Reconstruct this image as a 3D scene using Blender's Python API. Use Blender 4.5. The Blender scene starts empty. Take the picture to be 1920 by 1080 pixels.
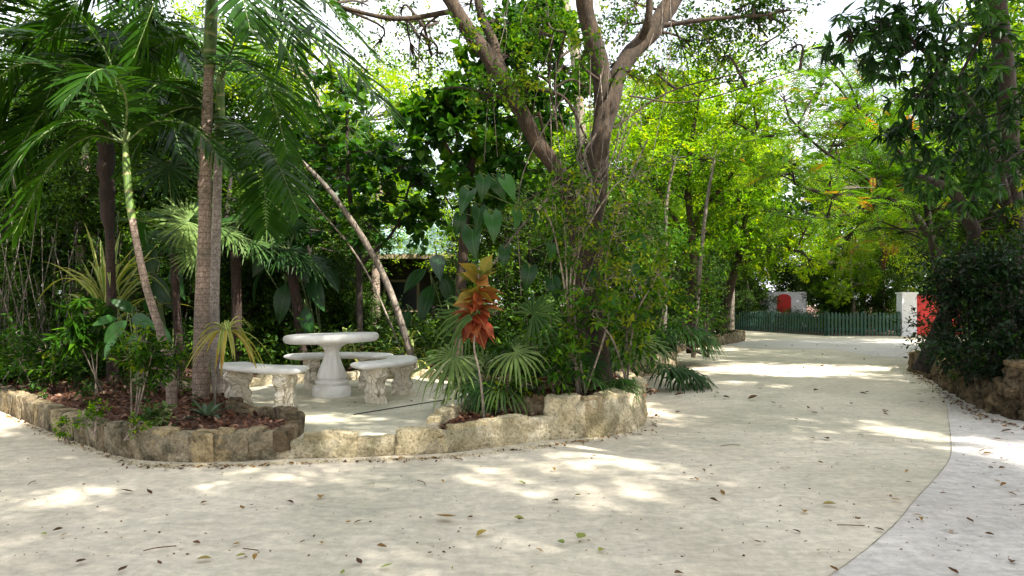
import bpy, math, random
import numpy as np
from mathutils import Vector, noise

R = math.radians
sc = bpy.context.scene

# ---------------------------------------------------------------- camera, world, sun, exposure
FOC, HZ, H = 1240.0, 568.0, 1.35           # focal length in photo pixels, horizon row, eye height
cam_d = bpy.data.cameras.new('camera'); cam = bpy.data.objects.new('camera', cam_d)
sc.collection.objects.link(cam); sc.camera = cam
cam.location = (0, 0, H); cam.rotation_euler = (R(90), 0, 0)
cam_d.sensor_width = 36; cam_d.lens = FOC / 1920 * 36; cam_d.shift_y = (HZ - 540) / 1920
cam_d.clip_start = 0.05; cam_d.clip_end = 1000

SUN = Vector((0.58, -0.50, 0.74)).normalized()
sun_d = bpy.data.lights.new('sun', 'SUN'); sun = bpy.data.objects.new('sun', sun_d)
sc.collection.objects.link(sun)
sun_d.energy = 5.0; sun_d.angle = R(0.55); sun_d.color = (1, .95, .86)
sun.rotation_euler = SUN.to_track_quat('Z', 'Y').to_euler(); sun.location = (0, 0, 30)

w = bpy.data.worlds.new('World'); sc.world = w; w.use_nodes = True
nt = w.node_tree; bg = nt.nodes['Background']
sky = nt.nodes.new('ShaderNodeTexSky'); sky.sky_type = 'NISHITA'; sky.sun_disc = False
sky.sun_elevation = math.asin(SUN.z); sky.sun_rotation = math.atan2(SUN.x, SUN.y)
sky.air_density = 1.0; sky.dust_density = 2.5; sky.ozone_density = 1.0
tc = nt.nodes.new('ShaderNodeTexCoord'); cn = nt.nodes.new('ShaderNodeTexNoise')
cn.inputs['Scale'].default_value = 3.0; cn.inputs['Detail'].default_value = 6
cr = nt.nodes.new('ShaderNodeValToRGB')
cr.color_ramp.elements[0].position = .30; cr.color_ramp.elements[0].color = (.35, .35, .35, 1)
cr.color_ramp.elements[1].position = .55; cr.color_ramp.elements[1].color = (1, 1, 1, 1)
mx = nt.nodes.new('ShaderNodeMix'); mx.data_type = 'RGBA'
mx.inputs['B'].default_value = (5.2, 5.3, 5.6, 1)
nt.links.new(tc.outputs['Generated'], cn.inputs['Vector']); nt.links.new(cn.outputs['Fac'], cr.inputs['Fac'])
nt.links.new(cr.outputs['Color'], mx.inputs['Factor']); nt.links.new(sky.outputs['Color'], mx.inputs['A'])
nt.links.new(mx.outputs['Result'], bg.inputs['Color'])
bg.inputs['Strength'].default_value = 0.13
sc.view_settings.view_transform = 'Standard'; sc.view_settings.look = 'None'
sc.view_settings.gamma = 1; sc.view_settings.use_curve_mapping = False
sc.view_settings.exposure = 1.65
sc.cycles.max_bounces = 8; sc.cycles.diffuse_bounces = 4; sc.cycles.glossy_bounces = 2
sc.cycles.transmission_bounces = 6; sc.cycles.caustics_reflective = False; sc.cycles.caustics_refractive = False
sc.cycles.use_denoising = True; sc.cycles.sample_clamp_indirect = 8

# ---------------------------------------------------------------- helpers
def G(u, v, z=0.0):                        # where photo pixel (u, v) meets the level z
    Y = FOC * (H - z) / (v - HZ); return np.array([(u - 960) / FOC * Y, Y, z])
def P(u, v, Y):                            # photo pixel (u, v) at depth Y
    return np.array([(u - 960) / FOC * Y, Y, H - (v - HZ) / FOC * Y])
def px(path): return [P(*p) for p in path]
def nrm(a): a = np.asarray(a, float); return a / np.maximum(np.linalg.norm(a, axis=-1, keepdims=True), 1e-9)
ORG = {}
def tag(o, label=None, cat=None, group=None, kind=None):
    if label: o['label'] = label
    if cat: o['category'] = cat
    if group: o['group'] = group
    if kind: o['kind'] = kind
    return o
def thing(name, label, cat, loc, group=None):
    o = bpy.data.objects.new(name, None); sc.collection.objects.link(o)
    o.empty_display_size = .1
    o.location = tuple(map(float, loc)); ORG[o.name] = np.array(loc, float)
    return tag(o, label, cat, group)
def dup(root, loc, rot=0.0, s=1.0, label=None, group=None, tilt=None):
    r = root.copy(); sc.collection.objects.link(r); r.location = tuple(map(float, loc))
    r.rotation_euler = (tilt[0] if tilt else 0, tilt[1] if tilt else 0, rot)
    r.scale = (s, s, s) if not hasattr(s, '__len__') else s
    if label: r['label'] = label
    if group: r['group'] = group
    for ch in list(root.children):
        c = ch.copy(); sc.collection.objects.link(c); c.parent = r
        for g in ch.children:
            d = g.copy(); sc.collection.objects.link(d); d.parent = c
    return r

class MB:
    def __init__(s): s.V = []; s.T = []; s.LF = []; s.n = 0; s.F = {3: [], 4: []}; s.M = {3: [], 4: []}
    def add(s, V, F, tint=.5, mat=0, lf=None):
        V = np.asarray(V, float).reshape(-1, 3); F = np.asarray(F, int)
        k = F.shape[1]
        s.LF.append(np.full((len(V), 3), -9.) if lf is None else lf)
        s.V.append(V); s.T.append(np.broadcast_to(np.asarray(tint, float), (len(V),)))
        s.F[k].append(F + s.n); s.M[k].append(np.broadcast_to(np.asarray(mat, int), (len(F),)))
        s.n += len(V)
    def ngon(s, pts, tint=.5):             # flat polygon as a triangulated fan by ear clipping
        from mathutils.geometry import tessellate_polygon
        t = tessellate_polygon([[Vector(p) for p in pts]])
        s.add(pts, np.array(t), tint)
    def build(s, name, mats, parent=None, smooth=False, org=None, label=None):
        me = bpy.data.meshes.new(name); V = np.concatenate(s.V)
        if parent is not None: o0 = ORG[parent.name]
        else: o0 = np.array(org if org is not None else (0, 0, 0), float)
        V = V - o0
        me.vertices.add(len(V)); me.vertices.foreach_set('co', V.astype(np.float32).ravel())
        loops = []; starts = []; tot = []; mi = []; at = 0
        for k in (3, 4):
            if s.F[k]:
                F = np.concatenate(s.F[k]); loops.append(F.ravel())
                starts.append(at + np.arange(len(F)) * k); tot.append(np.full(len(F), k)); at += len(F) * k
                mi.append(np.concatenate(s.M[k]))
        loops = np.concatenate(loops); starts = np.concatenate(starts); tot = np.concatenate(tot); mi = np.concatenate(mi)
        me.loops.add(len(loops)); me.loops.foreach_set('vertex_index', loops.astype(np.int32))
        me.polygons.add(len(starts)); me.polygons.foreach_set('loop_start', starts.astype(np.int32))
        me.polygons.foreach_set('loop_total', tot.astype(np.int32))
        me.polygons.foreach_set('material_index', mi.astype(np.int32))
        me.polygons.foreach_set('use_smooth', np.full(len(starts), bool(smooth)))
        a = me.attributes.new('tint', 'FLOAT', 'POINT'); a.data.foreach_set('value', np.concatenate(s.T).astype(np.float32))
        LFv = np.concatenate(s.LF)
        if LFv.max() > -8: a = me.attributes.new('lf', 'FLOAT_VECTOR', 'POINT'); a.data.foreach_set('vector', LFv.astype(np.float32).ravel())
        me.update(calc_edges=True)
        for m in (mats if isinstance(mats, (list, tuple)) else [mats]): me.materials.append(m)
        o = bpy.data.objects.new(name, me); sc.collection.objects.link(o)
        if parent is not None: o.parent = parent; ORG[o.name] = o0
        else: o.location = tuple(map(float, o0)); ORG[o.name] = o0
        if label: o['label'] = label
        return o

def curve(pts, n):
    p = np.asarray(pts, float)
    if len(p) == 2: t = np.linspace(0, 1, n)[:, None]; return p[0] * (1 - t) + p[1] * t
    e = np.vstack([2 * p[0] - p[1], p, 2 * p[-1] - p[-2]])
    out = []
    for x in np.linspace(0, len(p) - 1, n):
        i = min(int(x), len(p) - 2); t = x - i; a, b, c, d = e[i], e[i + 1], e[i + 2], e[i + 3]
        out.append(.5 * (2 * b + (c - a) * t + (2 * a - 5 * b + 4 * c - d) * t * t + (3 * b - a - 3 * c + d) * t ** 3))
    return np.array(out)
def tube(mb, pts, rad, sides=6, n=None, tint=.5, mat=0, rough=0, freq=6, cap=True, flute=0):
    n = n or max(2, len(pts) * 3); p = curve(pts, n)
    r = np.interp(np.linspace(0, 1, n), np.linspace(0, 1, len(rad)), rad) if hasattr(rad, '__len__') else np.full(n, rad)
    T = nrm(np.gradient(p, axis=0)); a = np.linspace(0, 2 * math.pi, sides, endpoint=False)
    u = np.cross(T[0], (0.13, 1, 0.07)); u = nrm(u); V = []
    for i in range(n):
        u = nrm(u - T[i] * np.dot(u, T[i])); w_ = np.cross(T[i], u); rr = np.full(sides, r[i])
        if flute: rr = rr * (1 + flute * np.cos(a * 5 + i * .04) * .5 + flute * .5 * np.cos(a * 3 + 1 + i * .03))
        ring = p[i] + (np.cos(a) * rr)[:, None] * u + (np.sin(a) * rr)[:, None] * w_
        if rough:
            for j in range(sides):
                q = ring[j]; k = noise.noise(Vector((q[0] * freq, q[1] * freq, q[2] * freq * .45))) + .5 * noise.noise(Vector((q[0] * freq * 3, q[1] * freq * 3, q[2] * freq)))
                ring[j] = p[i] + (q - p[i]) * (1 + rough * k)
        V.append(ring)
    V = np.concatenate(V); i = np.arange(n - 1)[:, None] * sides; j = np.arange(sides)[None]; j2 = (j + 1) % sides
    F = np.stack([i + j, i + j2, i + sides + j2, i + sides + j], -1).reshape(-1, 4)
    mb.add(V, F, tint, mat)
    if cap:
        top = V[-sides:]; c = p[-1] + T[-1] * r[-1] * .4
        k = np.arange(sides); mb.add(np.vstack([top, c]), np.stack([k, (k + 1) % sides, np.full(sides, sides)], 1), tint, mat)
    return p
def tpl(widths, fold=.25, curl=-.15, heart=0):
    k = len(widths); ys = np.linspace(0, 1, k); V = []
    for y, w_ in zip(ys, widths):
        z = curl * y * y; yy = y - (heart * (1 - y) ** 3 if heart else 0)
        V += [(-w_, yy, z + fold * w_), (0, y, z), (w_, yy, z + fold * w_)]
    F = []
    for i in range(k - 1):
        a = i * 3; F += [(a, a + 1, a + 4, a + 3), (a + 1, a + 2, a + 5, a + 4)]
    return np.array(V, float), np.array(F)
LF_DIA = (np.array([(0, 0, 0), (.5, .45, .12), (0, 1, -.12), (-.5, .45, .12)], float), np.array([(0, 1, 2, 3)]))
LF_OV = tpl([.06, .5, .42, 0], .3, -.2)
LF_OV4 = tpl([.04, .36, .5, .4, 0], .3, -.25)
LF_OBO = tpl([.05, .28, .52, .38, .02], .22, -.2)
LF_RND = tpl([.12, .5, .5, .3, .05], .2, -.15)
LF_LAN = tpl([.08, .5, .32, 0], .35, -.3)
LF_HEART = tpl([.28, .50, .52, .46, .36, .25, .12, 0], .42, -.75, heart=.28)
LF_CRO = tpl([.05, .26, .42, .5, .48, .32, .12, 0], .3, -.32)
LF_BIG = tpl([.05, .3, .46, .5, .46, .36, .2, 0], .4, -.7)
def place(mb, tp, P0, D, L, wr=.5, up=None, tint=.5, mat=0, jit=.35, rng=None):
    V, F = tp; P0 = np.atleast_2d(P0); D = nrm(np.atleast_2d(D)); N = len(P0)
    L = np.broadcast_to(np.asarray(L, float), (N,)); rng = rng or np.random.default_rng(N)
    U = np.tile(np.array([0, 0, 1.]), (N, 1)) if up is None else np.broadcast_to(up, (N, 3))
    U = U + rng.normal(0, jit, (N, 3)); X = nrm(np.cross(D, U)); Nn = np.cross(X, D)
    W = P0[:, None] + (X[:, None] * (V[None, :, 0:1] * wr * 2 * .5) + D[:, None] * V[None, :, 1:2] + Nn[:, None] * V[None, :, 2:3] * wr) * L[:, None, None]
    FF = (F[None] + (np.arange(N) * len(V))[:, None, None]).reshape(-1, F.shape[1])
    t = np.repeat(np.broadcast_to(tint, (N,)), len(V)); mb.add(W.reshape(-1, 3), FF, t, mat, np.tile(V, (N, 1)) if len(V) > 14 else None)
def sprigs(mb, C, D, rng, kind='alt', L=.3, l=.09, wr=.5, n=8, droop=.2, tp=LF_DIA, tint=.5, mat=0, stem=0, smat=1, tj=.22):
    C = np.atleast_2d(C); D = nrm(D); N = len(C)
    e1 = nrm(np.cross(D, np.array([0, 0, 1.]) + rng.normal(0, .15, (N, 3)))); e2 = np.cross(e1, D)
    ct = np.broadcast_to(tint, (N,)) + rng.normal(0, tj * .6, N)
    for j in range(n):
        t = (j + .6) / n
        if kind == 'alt':
            a = j * 2.4 + rng.uniform(0, .8, N) ; rad = np.cos(a)[:, None] * e1 + np.sin(a)[:, None] * e2 * .7
            pos = C + D * (L * t); d = D * .5 + rad * .9; Lf = l * rng.uniform(.7, 1.2, N) * (1.1 - .35 * t)
        elif kind == 'ros':
            a = j * 2 * math.pi / n * 1.0 + rng.uniform(0, 1, N); rad = np.cos(a)[:, None] * e1 + np.sin(a)[:, None] * e2
            pos = C + D * L * (.8 + .2 * t); d = D * rng.uniform(.1, .7, (N, 1)) + rad; Lf = l * rng.uniform(.65, 1.15, N)
        else:                              # 'pin': flat, opposite leaflets
            s = 1 if j % 2 else -1; pos = C + D * (L * t); pos = pos + np.array([0, 0, -1.]) * (droop * L * t * t)
            d = D * (.35 + .5 * t) + e1 * s; Lf = l * (math.sin(math.pi * min(.97, t * .85 + .12)) ** .6) * rng.uniform(.85, 1.1, N)
        d = d + np.array([0, 0, -1.]) * droop * (0.35 if kind == 'pin' else 1)
        place(mb, tp, pos, d, Lf, wr, up=(e2 if kind == 'pin' else None), tint=np.clip(ct + rng.normal(0, tj * (.2 if kind == 'pin' else .6), N), 0, 1), mat=mat, jit=.12 if kind == 'pin' else .4, rng=rng)
    if stem:
        a = C - D * L * .15; b = C + D * L * .5 ; c = C + D * L - (np.array([0, 0, droop * L * .8]) if kind == 'pin' else 0)
        o = e1 * stem; V = np.stack([a - o, a + o, b + o, b - o, c + o * .3, c - o * .3], 1).reshape(-1, 3)
        k = (np.arange(N) * 6)[:, None]; F = np.concatenate([k + [0, 1, 2, 3], k + [3, 2, 4, 5]]); mb.add(V, F, .5, smat)
def shell(rng, c, r, n, inner=.45):
    d = nrm(rng.normal(0, 1, (n, 3))); s = rng.uniform(inner ** 3, 1, n) ** (1 / 3)
    return np.asarray(c) + d * s[:, None] * np.asarray(r) * np.ones(3)
def foliage(mb, wood, rng, clumps, anchors, spec, limb=.03, twig=.008, wmat=0):
    """clumps: (centre, radius, subclumps, sprigs per subclump, tint)"""
    anchors = np.atleast_2d(anchors) if anchors is not None and len(anchors) else None
    for cl in clumps:
        c, r, ns, k = cl[:4]; tint = cl[4] if len(cl) > 4 else .5; c = np.asarray(c, float)
        rv = np.asarray(r) * np.ones(3); rm = rv.mean()
        sub = shell(rng, c, rv * .85, ns, .3)
        if wood is not None:
            st = c
            if anchors is not None:
                dd = np.linalg.norm(anchors - c, axis=1) + 1.2 * np.maximum(0, anchors[:, 2] - c[2]); a = anchors[dd.argmin()]
                m = (a + c) / 2 + rng.normal(0, .12 * np.linalg.norm(c - a), 3) + (0, 0, .06 * np.linalg.norm(c - a))
                q = tube(wood, [a, m, c], [limb, limb * .75, limb * .4], 5, 9, rng.uniform(.3, .7), wmat); st = q[6]
            for s_ in sub[:: max(1, len(sub) // 10)]:
                m = (st + s_) / 2 + rng.normal(0, .08 * rm, 3); tube(wood, [st, m, s_], [limb * .4, twig, twig * .5], 4, 6, rng.uniform(.3, .7), wmat, cap=False)
        C = (sub[:, None] + rng.normal(0, .21 * rm / max(1, ns / 7) ** .33, (ns, k, 3)) * (1, 1, .8)).reshape(-1, 3)
        D = nrm((C - c) / rm + rng.normal(0, .55, C.shape) + (0, 0, .12))
        D[:, 2] = D[:, 2] * .75 ; tt = np.clip(tint + np.repeat(rng.normal(0, .2, ns), k), .02, .98)
        sprigs(mb, C, D, rng, tint=tt, **spec)
def tree(name, label, cat, base, trunks, clumps, spec, bark, leaf, seed=0, group=None, limb=.04, sides=9, rough=.12, twig=.008, extra=None):
    rng = np.random.default_rng(seed); root = thing(name, label, cat, base, group)
    wood = MB(); crown = MB(); anc = []
    for pts, rad in trunks: anc.append(tube(wood, pts, rad, sides, max(8, len(pts) * 6), .5, 0, rough))
    anc = np.concatenate(anc) if anc else np.array([base])
    hi = anc[anc[:, 2] > base[2] + .35 * (anc[:, 2].max() - base[2])]
    foliage(crown, wood, rng, clumps, hi, spec, limb, twig)
    wood.build('trunk' if rough else 'stems', bark, root, True); crown.build('crown', [leaf, bark if not isinstance(bark, list) else bark[0]], root)
    return root

def frond(mb, path, LL=.5, nl=34, wd=.026, droop=.35, vee=.15, start=.1, r=.014, tint=.5, rng=None, lm=0, rm=1, lean=.45, seg=4, gap=0):
    rng = rng or np.random.default_rng(int(abs(path[0][0]) * 999) % 9999)
    n = 28; p = curve(path, n); tube(mb, p, [r, r * .7, r * .25], 5, n, .5, rm)
    T = nrm(np.gradient(p, axis=0)); x = np.linspace(start, .995, nl); idx = x * (n - 1)
    i0 = np.minimum(idx.astype(int), n - 2); f = (idx - i0)[:, None]
    for s in (1, -1):
        q = p[i0] * (1 - f) + p[i0 + 1] * f; t = nrm(T[i0] * (1 - f) + T[i0 + 1] * f)
        S = nrm(np.cross(t, (0, 0, 1.))); U = np.cross(S, t)
        k = (lean + .75 * x ** 2)[:, None] + rng.normal(0, .07, (nl, 1))
        d = nrm(S * s + t * k + U * (vee + rng.normal(0, .12, (nl, 1))))
        L = LL * (.45 + .55 * np.sin(np.clip(x * 1.15, 0, 1) * math.pi * .72)) * np.where(x > .8, 1 - (x - .8) * 2.6, 1) * rng.uniform(.85, 1.08, nl)
        W = nrm(t - d * (t * d).sum(1, keepdims=True)); W = nrm(W + np.cross(d, W) * rng.normal(0, .35, (nl, 1)))
        dr = droop * rng.uniform(.7, 1.3, nl)
        Vs = []
        for a in range(seg + 1):
            u = a / seg; wv = wd * (.35, .95, 1, .7, .06)[min(4, round(u * 4))] * .5
            c = q + d * (L * (u - .12 * u * u * dr))[:, None] - np.array([0, 0, 1.]) * (L * dr * u * u)[:, None]
            Vs += [c - W * wv, c + W * wv]
        V = np.stack(Vs, 1); m = 2 * (seg + 1); k0 = (np.arange(nl) * m)[:, None]
        F = np.concatenate([k0 + [2 * a, 2 * a + 1, 2 * a + 3, 2 * a + 2] for a in range(seg)])
        mb.add(V.reshape(-1, 3), F, np.repeat(np.clip(tint + rng.normal(0, .1, nl), 0, 1), m), lm)
def fan(mb, c, D, N, Rr=.45, n=26, spread=250, droop=.25, tint=.5, rng=None, lm=0, wd=1.0, pet=None, rm=1, cut=.35):
    rng = rng or np.random.default_rng(int(abs(c[0]) * 7919) % 9999)
    c = np.asarray(c, float); D = nrm(D); N = np.asarray(N, float); N = nrm(N - D * np.dot(N, D)); X = np.cross(D, N)
    if pet is not None: tube(mb, [pet, (np.asarray(pet) + c) / 2 + (0, 0, .04), c], [.009, .007, .006], 5, 8, .5, rm)
    a = np.radians(np.linspace(-spread / 2, spread / 2, n)) + rng.normal(0, .02, n)
    d = np.cos(a)[:, None] * D + np.sin(a)[:, None] * X + N * (.1 + .12 * np.cos(np.arange(n) * math.pi))[:, None] * .5
    L = Rr * (.86 + .14 * np.cos(a)) * rng.uniform(.9, 1.05, n); W = np.cos(a)[:, None] * X - np.sin(a)[:, None] * D
    hw = math.radians(spread) / n * .5 * Rr; Vs = []
    for u, wf in ((0.02, .03), (cut, cut * 1.05), (.62, .42), (.84, .26), (1, .02)):
        e = c + d * (L * u)[:, None] - np.array([0, 0, 1.]) * (L * droop * u ** 3 * rng.uniform(.6, 1.4, n))[:, None]
        Vs += [e - W * hw * wf * wd, e + N * hw * .35 * (1 if u > .05 else 0) * wf, e + W * hw * wf * wd]
    V = np.stack(Vs, 1); m = 15; k0 = (np.arange(n) * m)[:, None]
    F = np.concatenate([k0 + [3 * q + b, 3 * q + b + 1, 3 * q + b + 4, 3 * q + b + 3] for q in range(4) for b in (0, 1)])
    mb.add(V.reshape(-1, 3), F, np.repeat(np.clip(tint + rng.normal(0, .05, n), 0, 1), m), lm)
def strap(mb, base, D, L, W, arch=.6, tint=.5, em=None, cm=0, seg=7, rng=None, tip=0, tw=0):
    """arching strap leaf; em = material slot of the pale edge stripes"""
    base = np.asarray(base, float); D = nrm(D); S = nrm(np.cross(D, (0, 0, 1.)) + (1e-4, 0, 0)); Vs = []
    for i in range(seg + 1):
        u = i / seg; c = base + D * L * u * (1 - .12 * arch * u) - np.array([0, 0, 1.]) * (arch * L * u ** 2.3)
        wv = W * .5 * (.55 + .45 * min(1, u * 3)) * (1 - max(0, (u - .45) / .55) ** 1.8 * .97)
        up = np.cross(S, D) * wv * .45; s_ = S * math.cos(tw * u) + np.cross(D, S) * math.sin(tw * u)
        Vs += [c - s_ * wv + up, c - s_ * wv * .55 + up * .3, c, c + s_ * wv * .55 + up * .3, c + s_ * wv + up]
    F = []; M = []
    for i in range(seg):
        for b in range(4): F.append([5 * i + b, 5 * i + b + 1, 5 * i + b + 6, 5 * i + b + 5]); M.append(em if (em is not None and b in (0, 3)) else cm)
    mb.add(Vs, F, tint, np.array(M))

# ---------------------------------------------------------------- materials
def newmat(name):
    m = bpy.data.materials.new(name); m.use_nodes = True; t = m.node_tree
    return m, t, t.nodes['Principled BSDF'], t.nodes['Material Output']
def N_(t, typ, **k):
    n = t.nodes.new(typ)
    for a, v in k.items():
        if a in n.inputs: n.inputs[a].default_value = v
        else: setattr(n, a, v)
    return n
def ramp(t, src, stops):
    r = t.nodes.new('ShaderNodeValToRGB'); e = r.color_ramp.elements
    while len(e) < len(stops): e.new(.5)
    for i, (p, c) in enumerate(stops): e[i].position = p; e[i].color = (*c, 1)
    if src is not None: t.links.new(src, r.inputs['Fac'])
    return r.outputs['Color']
def mixc(t, f, a, b, mode='MIX'):
    m = t.nodes.new('ShaderNodeMix'); m.data_type = 'RGBA'; m.blend_type = mode
    for s, v in (('Factor', f), ('A', a), ('B', b)):
        if isinstance(v, (int, float)): m.inputs[s].default_value = v
        elif isinstance(v, tuple): m.inputs[s].default_value = (*v, 1)
        else: t.links.new(v, m.inputs[s])
    return m.outputs['Result']
def obj_noise(t, scale, detail=4, rough=.6, dist=0, vec=None, sc3=None):
    n = N_(t, 'ShaderNodeTexNoise', Scale=scale, Detail=detail, Roughness=rough, Distortion=dist)
    g = t.nodes.new('ShaderNodeTexCoord'); src = g.outputs['Object']
    if sc3:
        mp = t.nodes.new('ShaderNodeMapping'); mp.inputs['Scale'].default_value = sc3; t.links.new(src, mp.inputs['Vector']); src = mp.outputs['Vector']
    t.links.new(src, n.inputs['Vector']); return n.outputs['Fac']
def bump(t, b, h, s=.3, d=.02):
    n = N_(t, 'ShaderNodeBump', Strength=s, Distance=d); t.links.new(h, n.inputs['Height']); t.links.new(n.outputs['Normal'], b.inputs['Normal'])
def leafmat(name, stops, trans=.35, rough=.5, tcol=(1.7, 1.5, .45), spec=.22, vein=None):
    m, t, b, out = newmat(name); a = N_(t, 'ShaderNodeAttribute', attribute_name='tint')
    c = ramp(t, a.outputs['Fac'], stops); nz = obj_noise(t, 9, 3)
    c = mixc(t, .5, c, mixc(t, 1.0, c, ramp(t, nz, [(.3, (.45, .5, .4)), (.7, (1.35, 1.3, 1.1))]), 'MULTIPLY'))
    if vein:
        va = N_(t, 'ShaderNodeAttribute', attribute_name='lf'); sx = t.nodes.new('ShaderNodeSeparateXYZ'); t.links.new(va.outputs['Vector'], sx.inputs[0])
        ab = N_(t, 'ShaderNodeMath', operation='ABSOLUTE'); t.links.new(sx.outputs['X'], ab.inputs[0])
        mr = ramp(t, ab.outputs[0], [(0, (1, 1, 1)), (.035, (0, 0, 0))])
        s1 = N_(t, 'ShaderNodeMath', operation='MULTIPLY_ADD'); t.links.new(ab.outputs[0], s1.inputs[0]); s1.inputs[1].default_value = -.9; t.links.new(sx.outputs['Y'], s1.inputs[2])
        s2 = N_(t, 'ShaderNodeMath', operation='MULTIPLY'); t.links.new(s1.outputs[0], s2.inputs[0]); s2.inputs[1].default_value = 9
        s3 = N_(t, 'ShaderNodeMath', operation='FRACT'); t.links.new(s2.outputs[0], s3.inputs[0])
        vr = ramp(t, s3.outputs[0], [(0, (.8, .8, .8)), (.16, (0, 0, 0))]); vm = mixc(t, 1.0, mr, vr, 'LIGHTEN')
        c = mixc(t, vm, c, vein); c = mixc(t, ramp(t, obj_noise(t, 26, 4, .7), [(.62, (0, 0, 0)), (.74, (.55, .55, .55))]), c, (.16, .12, .03)); bump(t, b, s3.outputs[0], .35, .01)
    t.links.new(c, b.inputs['Base Color']); b.inputs['Roughness'].default_value = rough; b.inputs['Specular IOR Level'].default_value = spec
    tr = t.nodes.new('ShaderNodeBsdfTranslucent'); t.links.new(mixc(t, 1.0, c, tcol, 'MULTIPLY'), tr.inputs['Color'])
    mx = t.nodes.new('ShaderNodeMixShader'); mx.inputs[0].default_value = trans
    t.links.new(b.outputs[0], mx.inputs[1]); t.links.new(tr.outputs[0], mx.inputs[2]); t.links.new(mx.outputs[0], out.inputs['Surface'])
    return m
def barkmat(name, c1, c2, scale=8, stretch=.3, bs=.6, rough=.9, rings=0, rc=(.05, .04, .03), moss=None):
    m, t, b, out = newmat(name); n1 = obj_noise(t, scale, 6, .7, .4, sc3=(1, 1, stretch)); n2 = obj_noise(t, 1.6, 3)
    c = ramp(t, n1, [(.3, c1), (.7, c2)]); c = mixc(t, 1.0, c, ramp(t, n2, [(.35, (.6, .6, .6)), (.65, (1.25, 1.2, 1.15))]), 'MULTIPLY')
    fi = obj_noise(t, scale * 4.5, 5, .75, .8, sc3=(1, 1, stretch * .8)); c = mixc(t, ramp(t, fi, [(.40, (.85, .85, .85)), (.56, (0, 0, 0))]), c, tuple(x * .25 for x in c1)); c = mixc(t, ramp(t, obj_noise(t, scale * 2.2, 5, .8), [(.60, (0, 0, 0)), (.72, (.5, .5, .5))]), c, tuple(min(1, x * 1.5) for x in c2))
    if moss: c = mixc(t, ramp(t, obj_noise(t, 5, 5, .7), [(.5, (0, 0, 0)), (.68, (.8, .8, .8))]), c, moss)
    h = mixc(t, .6, n1, fi)
    if rings:
        g = t.nodes.new('ShaderNodeTexCoord'); sx = t.nodes.new('ShaderNodeSeparateXYZ'); t.links.new(g.outputs['Object'], sx.inputs[0])
        ad = N_(t, 'ShaderNodeMath', operation='MULTIPLY_ADD'); t.links.new(sx.outputs['Z'], ad.inputs[0]); ad.inputs[1].default_value = rings
        ns = N_(t, 'ShaderNodeMath', operation='MULTIPLY'); t.links.new(obj_noise(t, 4, 3), ns.inputs[0]); ns.inputs[1].default_value = .7; t.links.new(ns.outputs[0], ad.inputs[2])
        fr = N_(t, 'ShaderNodeMath', operation='FRACT'); t.links.new(ad.outputs[0], fr.inputs[0])
        k = ramp(t, fr.outputs[0], [(0, (1, 1, 1)), (.22, (0, 0, 0))]); c = mixc(t, mixc(t, .85, (0, 0, 0), k), c, rc)
        h = mixc(t, .5, h, fr.outputs[0])
    t.links.new(c, b.inputs['Base Color']); b.inputs['Roughness'].default_value = rough; bump(t, b, h, bs, .02)
    return m
L_ = {}
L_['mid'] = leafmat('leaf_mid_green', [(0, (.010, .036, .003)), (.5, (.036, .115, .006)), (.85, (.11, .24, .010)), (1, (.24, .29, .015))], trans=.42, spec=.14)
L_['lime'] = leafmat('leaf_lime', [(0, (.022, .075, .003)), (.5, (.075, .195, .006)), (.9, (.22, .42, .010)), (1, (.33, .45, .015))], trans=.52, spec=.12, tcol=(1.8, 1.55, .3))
L_['dark'] = leafmat('leaf_shade_dark', [(0, (.004, .014, .004)), (.5, (.010, .036, .008)), (1, (.035, .10, .018))], trans=.2, rough=.4)  # near black: the deep shade in the right bush is put into the colour
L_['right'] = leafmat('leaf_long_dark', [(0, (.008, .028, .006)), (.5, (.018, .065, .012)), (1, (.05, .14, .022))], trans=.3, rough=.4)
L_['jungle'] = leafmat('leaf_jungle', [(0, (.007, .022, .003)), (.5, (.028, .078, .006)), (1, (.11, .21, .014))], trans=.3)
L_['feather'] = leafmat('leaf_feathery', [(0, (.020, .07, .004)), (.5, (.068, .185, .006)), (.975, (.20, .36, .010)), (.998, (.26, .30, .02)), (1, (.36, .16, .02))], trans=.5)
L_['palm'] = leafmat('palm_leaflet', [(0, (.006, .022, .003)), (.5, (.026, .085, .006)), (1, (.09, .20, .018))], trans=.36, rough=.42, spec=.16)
L_['fan'] = leafmat('fan_leaflet', [(0, (.010, .035, .007)), (.5, (.028, .085, .014)), (.9, (.16, .24, .07)), (1, (.38, .40, .24))], trans=.3, rough=.42)
L_['almond'] = leafmat('leaf_almond', [(0, (.008, .036, .005)), (.5, (.026, .10, .008)), (.992, (.10, .22, .015)), (1, (.15, .24, .02))], trans=.45, rough=.4)
L_['big'] = leafmat('leaf_glossy_heart', [(0, (.007, .032, .006)), (.5, (.015, .070, .011)), (1, (.06, .19, .04))], trans=.25, rough=.33, spec=.35, vein=(.045, .13, .03))
L_['croton'] = leafmat('leaf_croton', [(0, (.13, .016, .012)), (.3, (.27, .04, .02)), (.5, (.33, .095, .035)), (.66, (.30, .19, .04)), (.8, (.20, .23, .03)), (1, (.07, .14, .02))], trans=.25, tcol=(1.3, 1.0, .6), rough=.42, vein=(.40, .22, .06))
L_['varieg'] = leafmat('leaf_variegated', [(0, (.40, .10, .03)), (.2, (.42, .30, .06)), (.5, (.20, .28, .05)), (1, (.12, .24, .05))], trans=.3)
L_['cream'] = leafmat('leaf_cream_edge', [(0, (.30, .34, .10)), (1, (.50, .50, .22))], trans=.3)
L_['purple'] = leafmat('leaf_purple', [(0, (.05, .02, .035)), (.5, (.05, .07, .05)), (1, (.14, .22, .15))], trans=.15)
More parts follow.
